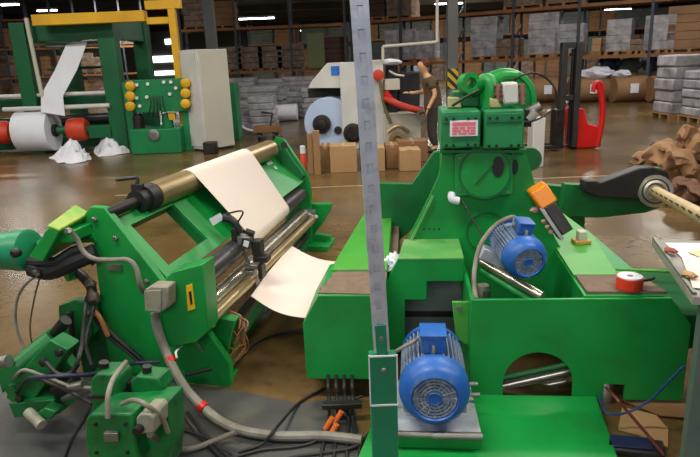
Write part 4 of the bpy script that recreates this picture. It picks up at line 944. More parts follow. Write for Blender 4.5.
# central pillar: one thick front plate with flanks
PV = .75
pil = cr([(443,146),(524,146),(531,170),(541,205),(552,232),(600,318),(600,372)], M, PV)
pil += [(pil[-1][0], .02), (M.onv(377,330,PV)[0], .02)] + cr([(377,305),(383,289),(405,246),(430,196),(439,176)], M, PV)
pil = [(u, max(z, .02)) for u, z in pil]
B().plate(M, pil, PV, PV+.05).fin('pillar_plate', GREEN, R_, bevel=.005)
rim = cr([(385,289),(432,196),(434,197),(388,290)], M, PV-.02); B().plate(M, rim, PV-.02, PV).fin('edge_weld', WORN, R_)
B().plate(M, [(u*.92+.03, z) for u, z in pil if z > .02]+[(.9,.05),(-.2,.05)], 1.25, 1.3).fin('rear_plate', GREEND, R_) if False else None
u0, z0 = M.onv(444,148,PV); u1, z1 = M.onv(524,148,PV)
B().box(M,u0,u0+.04,PV+.05,1.3,.5,z0).box(M,u1-.04,u1,PV+.05,1.3,.5,z0).box(M,u0,u1,1.26,1.3,.3,z0).box(M,u0,u1,PV+.05,1.3,z0-.04,z0).fin('pillar_box', GREEN, R_)
# round bearing cover on its square plate
def pc(pts, v0, v1, nm, m, par=R_, bv=.004): return B().plate(M, cr(pts, M, v0), v0, v1).fin(nm, m, par, bevel=bv)
sq = pc([(455,154),(470,152),(472,146),(500,146),(502,153),(512,155),(513,195),(455,196)], PV-.05, PV, 'bearing_plate', GREEN)
c = mp(485,173,PV-.05); ax = M.w(0,-1,0)-M.w(0,0,0)
B().ring(c, ax, .155, .145, .008, 48).fin('round_seam', GREEND, sq)
B().lathe(c, ax, [(-.01,.143),(.004,.143)], 48).fin('round_cover', GREEN, sq)
c = mp(498,167,PV-.055); b = B(); x_ = M.w(1,0,0)-M.w(0,0,0)
for dx, s in ((0,1),): b.poly([c+x_*.034*math.cos(a*PI/12)+Vector((0,0,.062*math.sin(a*PI/12))) for a in range(24)], ax*.004)
b.fin('dark_window', BLACK, sq)
c = mp(515,167,PV-.002); B().poly([c+x_*.018*math.cos(a*PI/12)+Vector((0,0,.045*math.sin(a*PI/12))) for a in range(24)], ax*.006).fin('side_slot', BLACK, R_)
a = mp(475,184,PV-.06); e = mp(494,163,PV-.06); B().tube([a,e], .004, 6, 1).fin('pointer_line', GREEND, sq)
for x, y in ((460,158),(508,160),(460,190),(508,192)):
    B().lathe(mp(x,y,PV-.05), ax, [(0,.008),(.006,.008)], 10).fin('bolt', STEEL, sq)
# upper gear boxes
for x0, x1, yt, yb, nm in ((441,481,110,149,'left'),(483.5,525,109,149.5,'right')):
    a = M.onv(x0,yb,PV-.1); e = M.onv(x1,yt,PV-.1)
    g_ = B().box(M,a[0],e[0],PV-.1,PV+.32,a[1],e[1]).fin('gear_box', GBOX, R_, bevel=.012)
    B().box(M,a[0]+.01,e[0]-.01,PV-.108,PV-.1,e[1]-.07,e[1]-.02).fin('top_flange', BGREEN2, g_, bevel=.003)
    for k in range(5):
        for zz in (e[1]-.045, a[1]+.02):
            if k == 2: continue
            B().lathe(M.w(a[0]+.03+k*(e[0]-a[0]-.06)/4, PV-.108, zz), ax, [(0,.009),(.008,.009)], 8).fin('bolt', DSTEEL, g_)
    if nm == 'left':
        s_ = M.onv(450,136.5,PV-.112); t_ = M.onv(478,120,PV-.112)
        sg = B().box(M,s_[0],t_[0],PV-.114,PV-.1,s_[1],t_[1]).fin('warning_sign', PAPER, g_)
        w_ = t_[0]-s_[0]; h_ = t_[1]-s_[1]
        b = B()
        for r0, r1, segs in ((.66,.9,((.08,.92),)), (.44,.6,((.08,.3),(.34,.55),(.6,.92))), (.26,.4,((.08,.4),(.45,.7),(.74,.92))), (.1,.22,((.08,.25),(.3,.62),(.66,.92)))):
            for q0, q1 in segs: b.box(M,s_[0]+w_*q0,s_[0]+w_*q1,PV-.116,PV-.1135,s_[1]+h_*r0,s_[1]+h_*r1)
        b.fin('red_print', PINK, sg)
B().plate(M, cr([(440,150),(526,150),(526,153),(440,153)], M, PV-.06), PV-.06, PV).fin('joint_flange', GREEND, R_)
# gear guard, elbow and belt pieces on top
zt = M.onv(482,107,PV)[1]
c = mp(503,101,PV+.25); B().lathe(c, ax, [(-.06,.02),(-.06,.19),(.03,.197),(.045,.19),(.05,.165),(.035,.155),(.035,.02)], 48).fin('round_guard', GREEN, R_)
B().ring(mp(466,84,PV+.1), (M.w(.5,-1,.1)-M.w(0,0,0)), .062, .035, .06, 28).fin('hose_flange', GREEN, R_)
B().tube([mp(467,86,PV+.12), mp(474,90,PV+.12), mp(480,84,PV+.1), mp(487,80,PV+.08), mp(492,87,PV+.05), mp(489,108,PV+.05)], .042, 12, 4).fin('elbow_pipe', GREEN, R_)
B().tube([mp(493,82,PV+.08), mp(503,76,PV+.1), mp(516,76,PV+.14)], .03, 10, 4).fin('curved_rib', GREEN, R_)
B().tube([mp(452,106,PV-.05), mp(466,97,PV-.06), mp(480,90,PV-.08)], .008, 8, 3).fin('black_lever', BLACK, R_)
pc([(448,97),(460,98),(462,108),(448,108)], PV+.05, PV+.12, 'tan_block', mat('tan casting',(190,180,128),.6), bv=.008)
pc([(490,98),(498,100),(503,108),(490,108)], PV-.02, PV+.06, 'tan_block', mat('tan casting pale',(200,186,130),.6), bv=.008)
pc([(452,92),(480,90),(480,107),(450,107)], PV+.13, PV+.3, 'rear_housing', GREEND, bv=.01)
a = mp(502,92,PV); e = mp(518,91,PV)
al = B().plate(M, cr([(503,83),(518,82),(519,104),(504,105)], M, PV-.04), PV-.04, PV+.1).fin('aluminium_block', WHITE, R_, bevel=.012)
for y in (86, 95, 101):
    B().cyl(mp(494,y,PV), mp(525,y-.5,PV), .012, seg=10).fin('tie_rod', mat('brown rod %d'%y,(120,70,60),.5), al)
for x in (498,522):
    B().cyl(mp(x,84,PV), mp(x,104,PV), .016, seg=12).fin('clamp_post', mat('reddish casting %d'%x,(150,104,96),.5), al)
# cable arching from the guard to the right
tag(B().tube([mp(512,80,PV+.0), mp(530,73,PV+.05), mp(546,78,PV+.1), mp(556,92,PV+.1), mp(552,110,PV+.1), mp(536,120,PV+.05), mp(524,122,PV+.0)], .006, 8, 5).fin('dark_cable', DSTEEL), 'thin dark cable arching over to the right of the round green guard', 'cable')
# grey encoder at the side
E_ = thing('shaft_encoder', 'grey metal encoder clamped to the right side of the green gear boxes', 'sensor', mp(532,118,PV+.1))
B().cyl(mp(526,113,PV+.1), mp(540,106,PV+.1), .03, seg=18).fin('encoder_body', STEEL, E_); B().cyl(mp(527,119,PV+.1), mp(535,111,PV+.1), .036, seg=18).fin('cap', CREAM, E_)
B().obox(mp(527,118,PV+.1),(.02,0,0),(0,.03,0),(0,0,.05)).fin('clamp', DSTEEL, E_, bevel=.004)
c = mp(523,140,PV+.2); B().lathe(mp(528,158,PV+.1), ax, [(0,.02),(0,.07),(.06,.07),(.06,.02)], 28).fin('end_bearing', GREEND, R_)
# stepped frame in front of the pillar
st = cr([(398,259),(464,259),(464,281.5),(427,281.5),(427,300),(405,300),(405,350),(376,350),(376,300),(384,286)], M, .37)
B().plate(M, st, .37, .40).fin('stepped_plate', GREEN, R_, bevel=.004)
zs = st[0][1]
B().slab(M, [(st[0][0],.37),(st[1][0],.37),(st[1][0],.75),(st[0][0]+.03,.75)], zs-.012, zs+.002).fin('step_top', WORN, R_)
pc([(432,228),(455,236),(432,237)], .72, .75, 'worn_patch', WORN) if False else None
B().box(M,st[1][0]-.015,st[1][0],.4,.75,st[2][1],zs-.012).fin('step_side', GREEN, R_)
B().box(M,-.2,.22,.6,.62,0,.5).fin('interior_panel', GREYD, R_)
B().box(M,-.2,.22,.57,.6,.23,.255).fin('interior_ledge', DSTEEL, R_)
pc([(452,302),(482,302),(484,338),(478,344),(466,345),(456,338)], .1, .12, 'hanging_lug', GREEN2); B().lathe(mp(459,308,.1), ax, [(0,.014),(.01,.014)], 14).fin('lug_bolt', STEEL, R_)
# faint round boss behind the upper motor
B().ring(mp(487,232,PV), ax, .125, .118, .006, 48).fin('round_boss', GREEND, R_)
for k in range(4): B().lathe(mp(424+k*5,229,PV), ax, [(0,.006),(.003,.006)], 8).fin('tapped_hole', DSTEEL, R_)
# front panel with arched opening and notch
zb = .035
arch = []
ca, cw, chh = .535, .175, .215
for k in range(17):
    a = PI*(1-k/16); arch.append((ca+cw*math.cos(a), .12+ (chh-.0)*math.sin(a)*.82))
ptl = (.19,.582); 
out = [(.19,zb),(ca-cw,zb)]+arch+[(ca+cw,zb),(.865,zb),(.865,.125),(.965,.12),(.965,zb),(1.25,zb),(1.25,.45),(1.145,.59),(.19,.582)]
B().plate(M, out, -.02, 0).fin('front_panel', GREEN, R_, bevel=.003)
B().box(M,.19,.21,0,.55,.05,.58).fin('panel_return', GREEN, R_)
# right longitudinal beam
B().hexa([M.w(.74,.0,.3), M.w(1.12,.0,.3), M.w(1.08,1.2,.3), M.w(.78,1.2,.3), M.w(.74,.0,.596), M.w(1.12,.0,.596), M.w(1.08,1.2,.596), M.w(.78,1.2,.596)]).fin('side_beam', GREEN, R_, bevel=.004)
B().slab(M, [(.755,.26),(.98,.26),(1.06,1.0),(.98,2.0),(.80,2.0),(.78,.9)], .596, .612).fin('beam_top', GREEN_LIT, R_)
B().slab(M, [(.76,.02),(1.135,.02),(1.09,.27),(.765,.27)], .596, .61).fin('rubber_mat', MATB, R_)
B().hexa([M.w(.80,1.2,.25), M.w(1.0,1.2,.25), M.w(.95,2.05,.25), M.w(.8,2.05,.25), M.w(.80,1.2,.596), M.w(1.0,1.2,.596), M.w(.95,2.05,.596), M.w(.8,2.05,.596)]).fin('side_beam', GREEN, R_)
B().hexa([M.w(1.13,0,.3), M.w(1.42,.05,.3), M.w(1.4,.5,.4), M.w(1.0,.45,.4), M.w(1.13,0,.5), M.w(1.42,.05,.46), M.w(1.4,.5,.56), M.w(1.0,.45,.58)]).fin('outer_flange', FLANGE, R_, bevel=.006)
B().tube([M.w(.99,.32,.62), M.w(1.45,.28,.61)], .008, 8, 1).fin('flange_rod', GREEN2, R_)
B().box(M,1.02,1.1,.3,.38,0,.3).fin('leg', GREEND, R_); B().box(M,.85,.95,1.8,1.9,0,.25).fin('leg', DSTEEL, R_)
# rear cross members and diagonal brace
B().plate(M, cr([(378,183),(412,184),(434,152),(446,150),(446,200),(400,240),(378,240)], M, 1.5), 1.5, 1.56).fin('rear_brace', GREEND, R_, bevel=.004)
B().plate(M, cr([(374,184),(425,186),(425,190),(374,188)], M, 2.1), 1.9, 2.1).fin('rear_rail', GREEN2, R_)
# steel shafts seen through the arch
B().cyl(mp(488,389,.16), mp(572,370,.16), .03, seg=24).cyl(mp(480,398,.2), mp(566,381,.2), .02, seg=24).fin('inner_shaft', CHROME, R_)
B().cyl(mp(490,381,.13), mp(572,364,.13), .016, seg=24).fin('inner_shaft', GREEND, R_)
B().box(M,.3,.8,.68,.70,.0,.25).fin('inner_cover', GREYD, R_)
# low deck
B().slab(M, [(-.36,-.62),(M.onz(613,452,.055)[0],-.62),(.83,-.02),(-.25,-.02)], 0, .055).fin('low_deck', GREEN, R_, bevel=.006)
B().slab(M, [(.2,-.2),(.5,-.22),(.6,-.16),(.56,-.08),(.3,-.06)], .12, .1215).fin('worn_patch', GREEND, R_) if False else None

# ------------------------------------------------------------ motors
def motor(front, axis, r, ln, label, boxdir, feet=True, flange=None):
    t = thing('electric_motor', label, 'motor', Vector((front.x, front.y, front.z-r)), 0)
    ax = axis.normalized(); x, y, _ = basis(ax); up_ = Vector((0,0,1)); up_ = (up_-ax*up_.dot(ax)).normalized(); sd = ax.cross(up_)
    # fan cowl
    B().lathe(front, ax, [(.012,r*.62),(.0,r*.66),(.004,r*.74),(.02,r*.86),(.045,r*.95),(.08,r),(ln*.26,r),(ln*.26,r*.8)], 48, cap=False).fin('fan_cowl', BLUE, t)
    gr = B().lathe(front+ax*.02, ax, [(0,r*.64),(.004,r*.64)], 40).fin('fan_grille', GRILL, t)
    b = B()
    for k in range(4): b.ring(front+ax*.008, ax, r*(.28+.1*k)+.003, r*(.28+.1*k)-.003, .012, 36)
    for k in range(16):
        a = 2*PI*k/16; d = x*math.cos(a)+y*math.sin(a); b.tube([front+d*r*.2+ax*.012, front+d*r*.63+ax*.012], .0032, 6, 1)
    b.fin('grille_wires', GRILL, gr)
    B().obox(front+ax*.008, sd*r*.17, up_*r*.17, ax*.004).ring(front+ax*.002, ax, r*.2, r*.15, .008, 24).fin('centre_badge', BLUE, t, bevel=.003)
    # finned body
    B().lathe(front+ax*ln*.25, ax, [(0,r*.8),(ln*.67,r*.8),(ln*.64,r*.7)], 40).fin('body', BLUED, t)
    b = B()
    for k in range(40):
        a = 2*PI*k/40; d = up_*math.cos(a)+sd*math.sin(a)
        if math.cos(a) > .93: continue
        b.obox(front+ax*ln*.58+d*r*.87, ax*ln*.31, d*r*.09, d.cross(ax)*.003)
    b.fin('cooling_fins', BLUED, t)
    B().lathe(front+ax*ln*.92, ax, [(0,r*.5),(0,r*.95),(.03,r*.95),(.03,r*.3),(.12,r*.14),(.12,.01)], 36).fin('end_bell', BLUE, t)
    # terminal box
    c = front+ax*ln*.5+up_*r*1.12 if boxdir is None else front+ax*ln*.5+boxdir*r*1.12
    bd = up_ if boxdir is None else boxdir; bs = ax.cross(bd).normalized()
    tb = B().obox(c, bs*r*.36, ax*r*.42, bd*r*.27).fin('terminal_box', BLUE, t, bevel=.008)
    B().obox(c+bd*r*.29, bs*r*.39, ax*r*.45, bd*r*.03).fin('terminal_lid', BLUE, tb, bevel=.004)
    B().cyl(c-ax*r*.43+bd*-.02*0, c-ax*r*.52-bd*.03, .011, seg=12).tube([c-ax*r*.5-bd*r*.02, c-ax*r*.56-bd*r*.14, c-ax*r*.5-bd*r*.2], .008, 8, 2).fin('lifting_eye', STEEL, tb)
    if feet:
        for s in (-1, 1): B().obox(front+ax*ln*.6-up_*r*.95+sd*s*r*.62, sd*r*.25, ax*ln*.25, up_*r*.06).fin('foot', BLUED, t, bevel=.004)
    return t, c, bd
vd = M.w(0,1,0)-M.w(0,0,0)
f1_ = mp(435,400,-.52)
m1, tb1, _ = motor(f1_, vd, .158, .46, 'lower blue finned electric motor facing the camera behind the green post', None)
dz = f1_.z-.158*1.01
B_ = thing('motor_plate', 'silver mounting plate under the lower blue motor', 'plate', M.w(0,-.3,.055), M.a)
pz = dz; print('PZ', pz)
B().slab(M, [(-.19,-.49),(.2,-.49),(.19,-.03),(-.19,-.03)], .055, pz-.045).fin('green_base', WORN if False else GREEN, B_, bevel=.004)
B().slab(M, [(-.19,-.5),(.2,-.5),(.19,-.02),(-.19,-.02)], pz-.044, pz-.03).fin('plate', ZINC, B_, bevel=.004)
B().cyl(M.w(-.19,-.5,pz-.028), M.w(.2,-.5,pz-.028), .016, seg=16).cyl(M.w(-.02,-.505,pz-.028), M.w(.2,-.505,pz-.028), .018, seg=16).fin('front_rail', STEEL, B_)
for s in (-.1,.1): B().box(M,s-.05,s+.05,-.32,-.1,pz-.03,pz+.004).fin('slide_block', STEEL, B_, bevel=.003)
for y in (-.12,-.22): B().cyl(M.w(.12,y,pz+.01), M.w(.22,y,pz+.01), .012, seg=12).fin('adjusting_bolt', STEEL, B_)
tag(B().tube([tb1+M.w(-.07,0,0)-M.w(0,0,0), tb1+M.w(-.1,-.02,-.01)-M.w(0,0,0), M.w(-.2,-.3,.42), M.w(-.25,-.32,.33), M.w(-.27,-.3,.2), M.w(-.28,-.3,.06)], .009, 8, 4).fin('conduit', GREY), 'grey conduit bending left from the lower blue motor box', 'conduit')
f2_ = mp(529,263,.17); axm = (M.w(-.16,1,.12)-M.w(0,0,0)).normalized()
upd = (Vector((.16,-.1,.98))-axm*Vector((.16,-.1,.98)).dot(axm)).normalized()
m2, tb2, _ = motor(f2_, axm, .118, .36, 'upper blue finned electric motor on silver rails before the green pillar', upd, feet=False)
MP = thing('motor_slide', 'silver sloping slide rails carrying the upper blue motor', 'rail', f2_-Vector((0,0,.2)), M.a)
r1 = [mp(480,253,.5), mp(505,262,.42), mp(545,292,.22)]
up2 = Vector((0,0,.02))
a = mp(481,262,.5); e = mp(541,297,.2); d = (e-a).normalized(); sdv = M.w(.12,.5,0)-M.w(0,0,0)
B().obox((a+e)/2+Vector((0,.08,0))-Vector((0,0,.01)), (e-a)/2, Vector((0,.1,0)), Vector((0,0,.012))).fin('plate', CHROME, MP, bevel=.003)
B().cyl(a+Vector((0,-.02,.01)), e+Vector((0,-.02,.01)), .026, seg=16).fin('rail', CHROME, MP)
B().cyl(a+Vector((0,-.02,-.045)), e+Vector((0,-.02,-.05)), .022, seg=16).fin('rail', GREEN, MP)
B().obox(mp(492,256,.45), (.07,0,-.035), (0,.06,0), (.014,0,.03)).fin('clamp_block', ZINC, MP, bevel=.005)
B().cyl(mp(486,290,.35), mp(486,301,.35), .024, seg=16).fin('spindle', STEEL, MP)
B().cyl(mp(483,285,.37), mp(483,297,.37), .034, seg=16).fin('spindle_nut', GREYBOX, MP)
tag(B().tube([tb2+Vector((-.05,.0,.0)), mp(514,217,.42), mp(500,222,.4), mp(489,232,.35), mp(480,246,.28), mp(475,266,.2), mp(474,284,.12), mp(476,299,.05)], .0125, 10, 5).fin('conduit', GREY), 'light grey conduit curving down from the upper blue motor to the front panel', 'conduit')
# pull cord with white ball
PB = thing('pull_cord', 'thin black cord with white plastic elbow hanging on the green pillar', 'cord', mp(456,198,PV-.03))
B().tube([mp(452,193,PV-.03), mp(452,199,PV-.05), mp(459,201,PV-.05)], .024, 12, 3).fin('white_elbow', PAPER, PB)
B().tube([mp(462,200,PV-.06), mp(474,222,.6), mp(485,240,.5)], .005, 8, 2).fin('cord', BLACK, PB)
# orange beacon lying on grey cylinder, with small fittings
OB = thing('beacon_lamp', 'orange square lamp with grey sleeve leaning on the right beam of the machine', 'lamp', mp(553,215,.9))
a = mp(538,190,.70); e = mp(567,233,.62); d = (e-a); s_ = d.normalized(); n_ = s_.cross(Vector((0,1,0))).normalized()
B().obox(a+d*.12, s_*.06, n_*.055, Vector((0,.05,0))).fin('orange_lens', ORNG, OB, bevel=.012)
B().obox(a+d*.62, s_*.095, n_*.036, Vector((0,.05,0))).fin('grey_sleeve', DSTEEL, OB, bevel=.006)
B().obox(a+d*.62+n_*-.05+Vector((0,-.02,0)), s_*.11, n_*.012, Vector((0,.04,0))).fin('steel_edge', STEEL, OB, bevel=.004)
b = B()
for k in (.55,.68,.8): b.blob(a+d*k+n_*-.075+Vector((0,-.02,0)), .016,.016,.014,.2,2)
b.blob(a+d*.3+n_*-.08, .03,.02,.02,.3,2); b.fin('terminal_nuts', mat('pinkish fittings',(190,150,140),.5), OB)
c = M.w(.93,1.0,.612); t = thing('small_clamp', 'small cream and orange clamp on the pale green beam below the beacon', 'clamp', mp(581,243,.95))
p = M._i(581,243,2,.612); p = M.w(p.x,p.y,p.z); B().obox(p+Vector((0,0,.012)), (.05,0,0),(0,.04,0),(0,0,.011)).fin('orange_base', mat('dull orange',(206,150,70),.5), t, bevel=.004)
B().obox(p+Vector((.0,0,.05)), (.025,0,0),(0,.03,0),(0,0,.03)).fin('cream_block', CREAM, t, bevel=.006)
# red orange tape roll on the right mat
p = M._i(629,288,2,.61); p = M.w(p.x,p.y,p.z); t = thing('tape_roll', 'red orange tape roll with white top lying on the brown mat', 'tape', p)
B().lathe(p+Vector((0,0,.003)), (0,0,1), [(0,.025),(0,.063),(.056,.063),(.056,.04),(.03,.025)], 32, cap=True).fin('tape', mat('red orange tape',(232,62,34),.45), t)
B().ring(p+Vector((0,0,.06)), (0,0,1), .058, .015, .006, 32).fin('white_face', PAPER, t)
B().tube([p+Vector((.065,-.01,.04)), p+Vector((.1,-.01,.045)), p+Vector((.12,0,.05))], .007, 8, 2).fin('loose_end', BLACK, t)
# white rag in the left channel
p = M.w(-.2,.53,.55); o = B().blob(p+Vector((0,0,.04)), .055,.07,.06,.6,3,3.5); tag(o.fin('white_rag', PAPER, sharp=15), 'crumpled white rag stuffed beside the left beam of the right machine', 'rag')

# ------------------------------------------------------------ swing arm with chrome bearing and bare shaft, behind at the right
A_ = thing('swing_arm', 'black tapered swing arm with chrome bearing on a dark green base plate', 'machine arm', ony(610,216,4.7)*Vector((1,1,0)) if False else Vector((ony(610,216,4.7).x, 4.75, 0)))
Ya = 4.7
yp = lambda x, y, Y=Ya: ony(x, y, Y)
B().poly([yp(585,181),(yp(598,181)),yp(600,183),yp(640,168),yp(654,167),yp(668,172),yp(672,184),yp(668,196),yp(650,200),yp(598,197),yp(585,192)], (0,.12,0)).fin('arm', BLACK, A_, bevel=.01)
B().poly([yp(565,184,Ya+.15),yp(612,186,Ya+.15),yp(636,168,Ya+.15),yp(662,168,Ya+.15),yp(664,190,Ya+.15),yp(660,208,Ya+.15),yp(645,213,Ya+.15),yp(600,218,Ya+.15),yp(560,216,Ya+.15)], (0,.08,0)).fin('base_plate', GREEND, A_, bevel=.006)
B().poly([yp(526,183,Ya+.35),yp(600,190,Ya+.35),yp(600,218,Ya+.35),yp(526,216,Ya+.35)], (0,.1,0)).fin('cross_rail', GREEND, A_, bevel=.006)
zz = yp(620,200,Ya+.2).z
for x in (575,): B().box(W0,yp(x,210,Ya+.3).x-.05,yp(x,210,Ya+.3).x+.05,Ya+.2,Ya+.32,0,zz+.03).fin('leg', GREEND, A_)
cb_ = yp(655,191,Ya-.02); dx = Vector((.35,-1,-.0)).normalized()
e_ = ony(712,222,2.9)
sh = (e_-cb_).normalized()
B().lathe(cb_, sh, [(-.08,.11),(-.01,.125),(.02,.128),(.03,.1),(.035,.07),(.02,.05),(.02,.01)], 40).fin('chrome_bearing', CHROME, A_)
B().ring(cb_+sh*.02, sh, .1, .085, .012, 40).fin('bearing_seam', DSTEEL, A_)
t = thing('bare_shaft', 'long beige slotted shaft pointing from the chrome bearing to the right edge', 'shaft', cb_-Vector((0,0,.04)))
end = cb_+sh*((e_-cb_).length+.12)
B().cyl(cb_+sh*.04, end, .04, seg=24).fin('shaft', mat('beige metal tube',(206,186,142),.45,.1,c2=(186,164,120)), t)
L_ = (end-cb_).length; x_s, y_s, _ = basis(sh)
for k in range(9):
    c = cb_+sh*(.2+k*.2)-x_s*.02+Vector((-.028,0,.018)); B().obox(c, sh*.035, Vector((.005,0,-.004)), Vector((0,.0,.006))).fin('slot', mat('slot dark %d'%k,(104,84,56),.6), t)
# pedestal that carries the shaft's near end, outside the frame

# ------------------------------------------------------------ work table with papers, right edge
ZB = .86
tl = onz(652,239,ZB); nl = onz(690,292,ZB)
ed = (nl-tl); rt = Vector((-ed.y, ed.x, 0)).normalized(); rt = rt if rt.x > 0 else -rt
tr_ = tl+rt*1.1; nr = nl+ed*.25+rt*1.1; nl2 = nl+ed*.06
T_ = thing('work_table', 'grey topped work table with grey green side at the right edge', 'table', Vector(((tl.x+nr.x)/2, (tl.y+nr.y)/2, 0)))
B().poly([tl, nl2, nr, tr_], (0,0,-.035)).fin('table_top', mat('grey table top',(150,148,140),.5,c2=(120,116,108),scale=6), T_, bevel=.003)
pp_ = lambda s, r: tl+ed*s+rt*r
b = B(); b.poly([pp_(.0,0)+Vector((0,0,.001)), pp_(1.05,0)+Vector((0,0,.001)), pp_(1.05,.014)+Vector((0,0,.001)), pp_(0,.014)+Vector((0,0,.001))], (0,0,.012)); b.fin('edge_lip', STEEL, T_)
q0 = onz(683,300,ZB-.03); 
b = B(); b.poly([pp_(.78,.02), pp_(1.06,.02), pp_(1.06,1.0), pp_(.78,1.0)], (0,0,0)-Vector((0,0,ZB-.001))) if False else None
B().poly([pp_(.98,.035)-Vector((0,0,.035)), pp_(1.06,.035)-Vector((0,0,.035)), pp_(1.06,1.0)-Vector((0,0,.035)), pp_(.98,1.0)-Vector((0,0,.035))], (0,0,-(ZB-.036))).fin('side_panel', GREYT, T_, bevel=.003)
B().poly([pp_(.02,.9)-Vector((0,0,.035)), pp_(.08,.9)-Vector((0,0,.035)), pp_(.08,1.0)-Vector((0,0,.035)), pp_(.02,1.0)-Vector((0,0,.035))], (0,0,-(ZB-.036))).fin('leg', GREYT, T_)
c = pp_(1.065,.33)-Vector((0,0,.3)); B().ring(c, (ed.normalized()), .2, .19, .01, 44).fin('cable_loop', BLACK, T_)
def sheetp(s0, s1, r0, r1, z, m, lab, nm='paper_sheet', rot=0.):
    cs, cr_ = (s0+s1)/2, (r0+r1)/2; P = []
    for s, r in ((s0,r0),(s1,r0),(s1,r1),(s0,r1)):
        ds, dr = (s-cs)*ed.length, r-cr_; a = rot; P.append(tl+ed.normalized()*(cs*ed.length+ds*math.cos(a)-dr*math.sin(a))+rt*(cr_+ds*math.sin(a)+dr*math.cos(a))+Vector((0,0,z)))
    return tag(B().poly(P, (0,0,.0015)).fin(nm, m), lab, 'paper')
sheetp(.06,.6,.06,.6,.003,PAPER,'white paper sheet at the far end of the work table',rot=.1)
sheetp(.42,.98,.04,.3,.006,WEB,'cream paper sheet near the front corner of the work table',rot=-.12)
sheetp(.5,.75,.2,.5,.009,mat('salmon printed paper',(222,150,140),.7),'salmon printed sheet lying on the work table papers',rot=.3)
sheetp(.25,.42,.12,.3,.009,mat('pale yellow note',(226,214,160),.7),'pale yellow note on the white sheet of the work table',rot=.5)
c = pp_(.45,.15)+Vector((0,0,.018)); tag(B().cyl(c-ed.normalized()*.05, c+ed.normalized()*.05+rt*.03, .006, seg=10).fin('pen', LOGO), 'blue pen lying on the work table papers', 'pen')
for k, (s, m, lab) in enumerate(((.35,mat('dull red rag',(160,70,60),.8),'dull red scrap on the left edge of the work table'),(.8,CARD,'brown scrap on the near left edge of the work table'))):
    c = pp_(s,.03)+Vector((0,0,.022)); tag(B().blob(c, .022,.04,.008,.6,3).fin('scrap', m), lab, 'scrap')

# ------------------------------------------------------------ things on the floor at the lower right
def card(pts, lab, m=CARD, z=.004, up=None):
    P = [onz(*p, z) for p in pts]; 
    if up: P[up[0]].z += up[1]; P[up[0]-1].z += up[1]*.5
    return tag(B().poly(P, (0,0,.006)).fin('cardboard_piece', m, sharp=20), lab, 'cardboard')
card([(622,408),(640,412),(656,416),(668,430),(668,448),(640,436),(618,430)], 'torn cardboard piece on the floor between the panel and the work table')
card([(612,396),(700,396),(700,420),(660,416),(630,404)], 'brown cardboard strip behind the torn piece at lower right', CARDD, .012)
c = onz(634,452,0); tag(B().obox(c+Vector((0,0,.025)), (.12,-.03,-.0), (.02,.05,0), (0,0,.02)).fin('black_tray', BLACK, bevel=.012), 'black plastic tray on the floor at lower right', 'tray')
c = onz(630,452,0); tag(B().obox(c+Vector((.0,0,.052)), (.09,-.02,-.0), (.02,.04,0), (0,0,.003)).fin('plastic_film', BLUETARP, bevel=.002), 'dark plastic film lying on the black tray', 'film')
cable([mp(606,388,.05), onz(614,396,.25), onz(628,412,.2), onz(645,432,.12), onz(664,455,.05)], .007, mat('dark red cable',(110,44,34),.5), 'red_cable', 'dark red cable slanting out of the panel notch at lower right', 'cable')
cable([M.w(.84,-.03,.06), onz(606,412,.1), onz(625,413,.1), onz(650,400,.18), onz(668,382,.3), onz(684,366,.4)], .006, mat('blue cable',(34,70,130),.5), 'blue_cable', 'blue cable sagging from the panel notch to the work table', 'cable')

# ------------------------------------------------------------ strut and green post in front
YS = 1.75
G_ = thing('guard_post', 'green square steel post in front with a pale edged bracket at its top', 'post', Vector((ony(384,440,YS).x, YS, 0)))
x0 = ony(371,420,YS).x; x1 = ony(398,420,YS).x; zt = ony(384,356,YS).z
B().box(W0,x0,x1,YS,YS+.045,0,zt).fin('tube', TEAL, G_, bevel=.004)
zb_ = ony(384,404,YS).z
br = B().box(W0,x0-.001,x1+.001,YS-.005,YS,zb_,zt+.004).fin('bracket', TEAL, G_)
b = B(); w = .004
b.box(W0,x0-.002,x0+w-.002,YS-.008,YS-.004,zb_,zt+.006).box(W0,x1-w+.002,x1+.002,YS-.008,YS-.004,zb_,zt+.006).box(W0,x0,x1,YS-.008,YS-.004,zb_-.003,zb_+.002).box(W0,x0,x1,YS-.008,YS-.004,zt,zt+.005)
b.fin('worn_pale_edges', PAPER, br)
c = ony(384,370,YS-.005); B().lathe(c,(0,-1,0),[(0,.009),(.004,.009),(.006,.006)],14).fin('bolt', STEEL, br)
B().box(W0,x0-.05,x1+.05,YS-.04,YS+.12,0,.012).fin('foot_plate', TEAL, G_)
ST = thing('slotted_strut', 'tall galvanised slotted steel strut rising in the middle of the photo', 'strut', ony(382,357,YS+.01))
pb_ = ony(382,352,YS+.01); pt_ = ony(355.5,-60,YS-.02); d = (pt_-pb_).normalized(); sx = Vector((0,1,0)).cross(d).normalized(); sx = sx if sx.x > 0 else -sx; fy = d.cross(sx); fy = fy if fy.y < 0 else -fy
ln = (pt_-pb_).length; w = .0235
b = B()
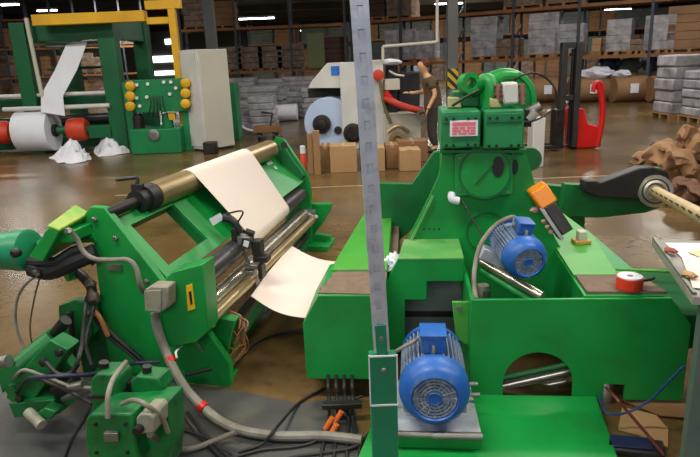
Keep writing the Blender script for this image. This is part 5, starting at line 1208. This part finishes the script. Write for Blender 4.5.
# channel: face with slots built as strips between them
nslot = int(ln/.062)
for s in (-1, 1): b.obox((pb_+pt_)/2+sx*s*(w*.69), d*ln/2, sx*w*.31, fy*.0015)
for k in range(nslot+1):
    b.obox(pb_+d*(k*.062+.008), d*.018, sx*w*.38, fy*.0015)
for s in (-1, 1): b.obox((pb_+pt_)/2+sx*s*w-fy*.018, d*ln/2, sx*.0015, fy*.018)
b.fin('channel', ZINC, ST)
b = B().obox((pb_+pt_)/2-fy*.006, d*ln/2, sx*w*.97, fy*.0012).fin('channel_back', ZINC, ST)
B().obox(pb_+d*.0-Vector((0,0,.0))+d*.045+fy*.003, d*.05, sx*w*.75, fy*.002).fin('green_splice', TEAL, ST)
B().lathe(pb_+d*.05+fy*.004, fy, [(0,.008),(.006,.008)], 6).fin('bolt', STEEL, ST)
# ============================================================ CAMERA, LIGHT
cam = bpy.data.cameras.new('camera'); cam.sensor_width = 36; cam.lens = F/700*36; cam.clip_end = 300
co = bpy.data.objects.new('camera', cam); COL.objects.link(co); SC.camera = co
co.matrix_world = Matrix(((CR.x, CU.x, -CD.x, 0), (CR.y, CU.y, -CD.y, 0), (CR.z, CU.z, -CD.z, CH), (0, 0, 0, 1)))
def area(x, y, z, sx, sy, e, col=(1,.97,.92), rot=(0,0,0)):
    l = bpy.data.lights.new('ceiling_or_fill_lamp', 'AREA'); l.shape = 'RECTANGLE'; l.size = sx; l.size_y = sy; l.energy = e; l.color = col
    o = bpy.data.objects.new('ceiling_or_fill_lamp', l); o.location = (x, y, z); o.rotation_euler = rot; COL.objects.link(o)
for x in (-9, -2.5, 4):
    for y, e in ((1.5, 330), (8, 300)): area(x, y, 6.6, 3.5, .5, e*1.1, (1,.94,.82))
for x in (-14, 6, 15):
    for y, e in ((16, 420), (27, 420), (42, 900), (70, 1200)): area(x, y, 6.4, 4, .8, e)
area(-1.5, -5.5, 4.5, 6, 3, 235, (.92,.96,1), (math.radians(62), 0, math.radians(-6)))   # daylight from the loading door behind the photographer
for x, y in ((-12, 20), (8, 24), (-6, 45), (12, 60)): area(x, y, 6.0, 3, 3, 800, (1,.95,.85), (PI,0,0))  # unseen upward fill lights, added to lift the dark roof and rack gaps
w = bpy.data.worlds.new('world'); SC.world = w; w.use_nodes = True
w.node_tree.nodes['Background'].inputs[0].default_value = (.62,.66,.72,1); w.node_tree.nodes['Background'].inputs[1].default_value = .35
SC.view_settings.view_transform = 'Standard'; SC.view_settings.look = 'None'; SC.view_settings.gamma = 1; SC.view_settings.exposure = -0.12; SC.view_settings.use_curve_mapping = False
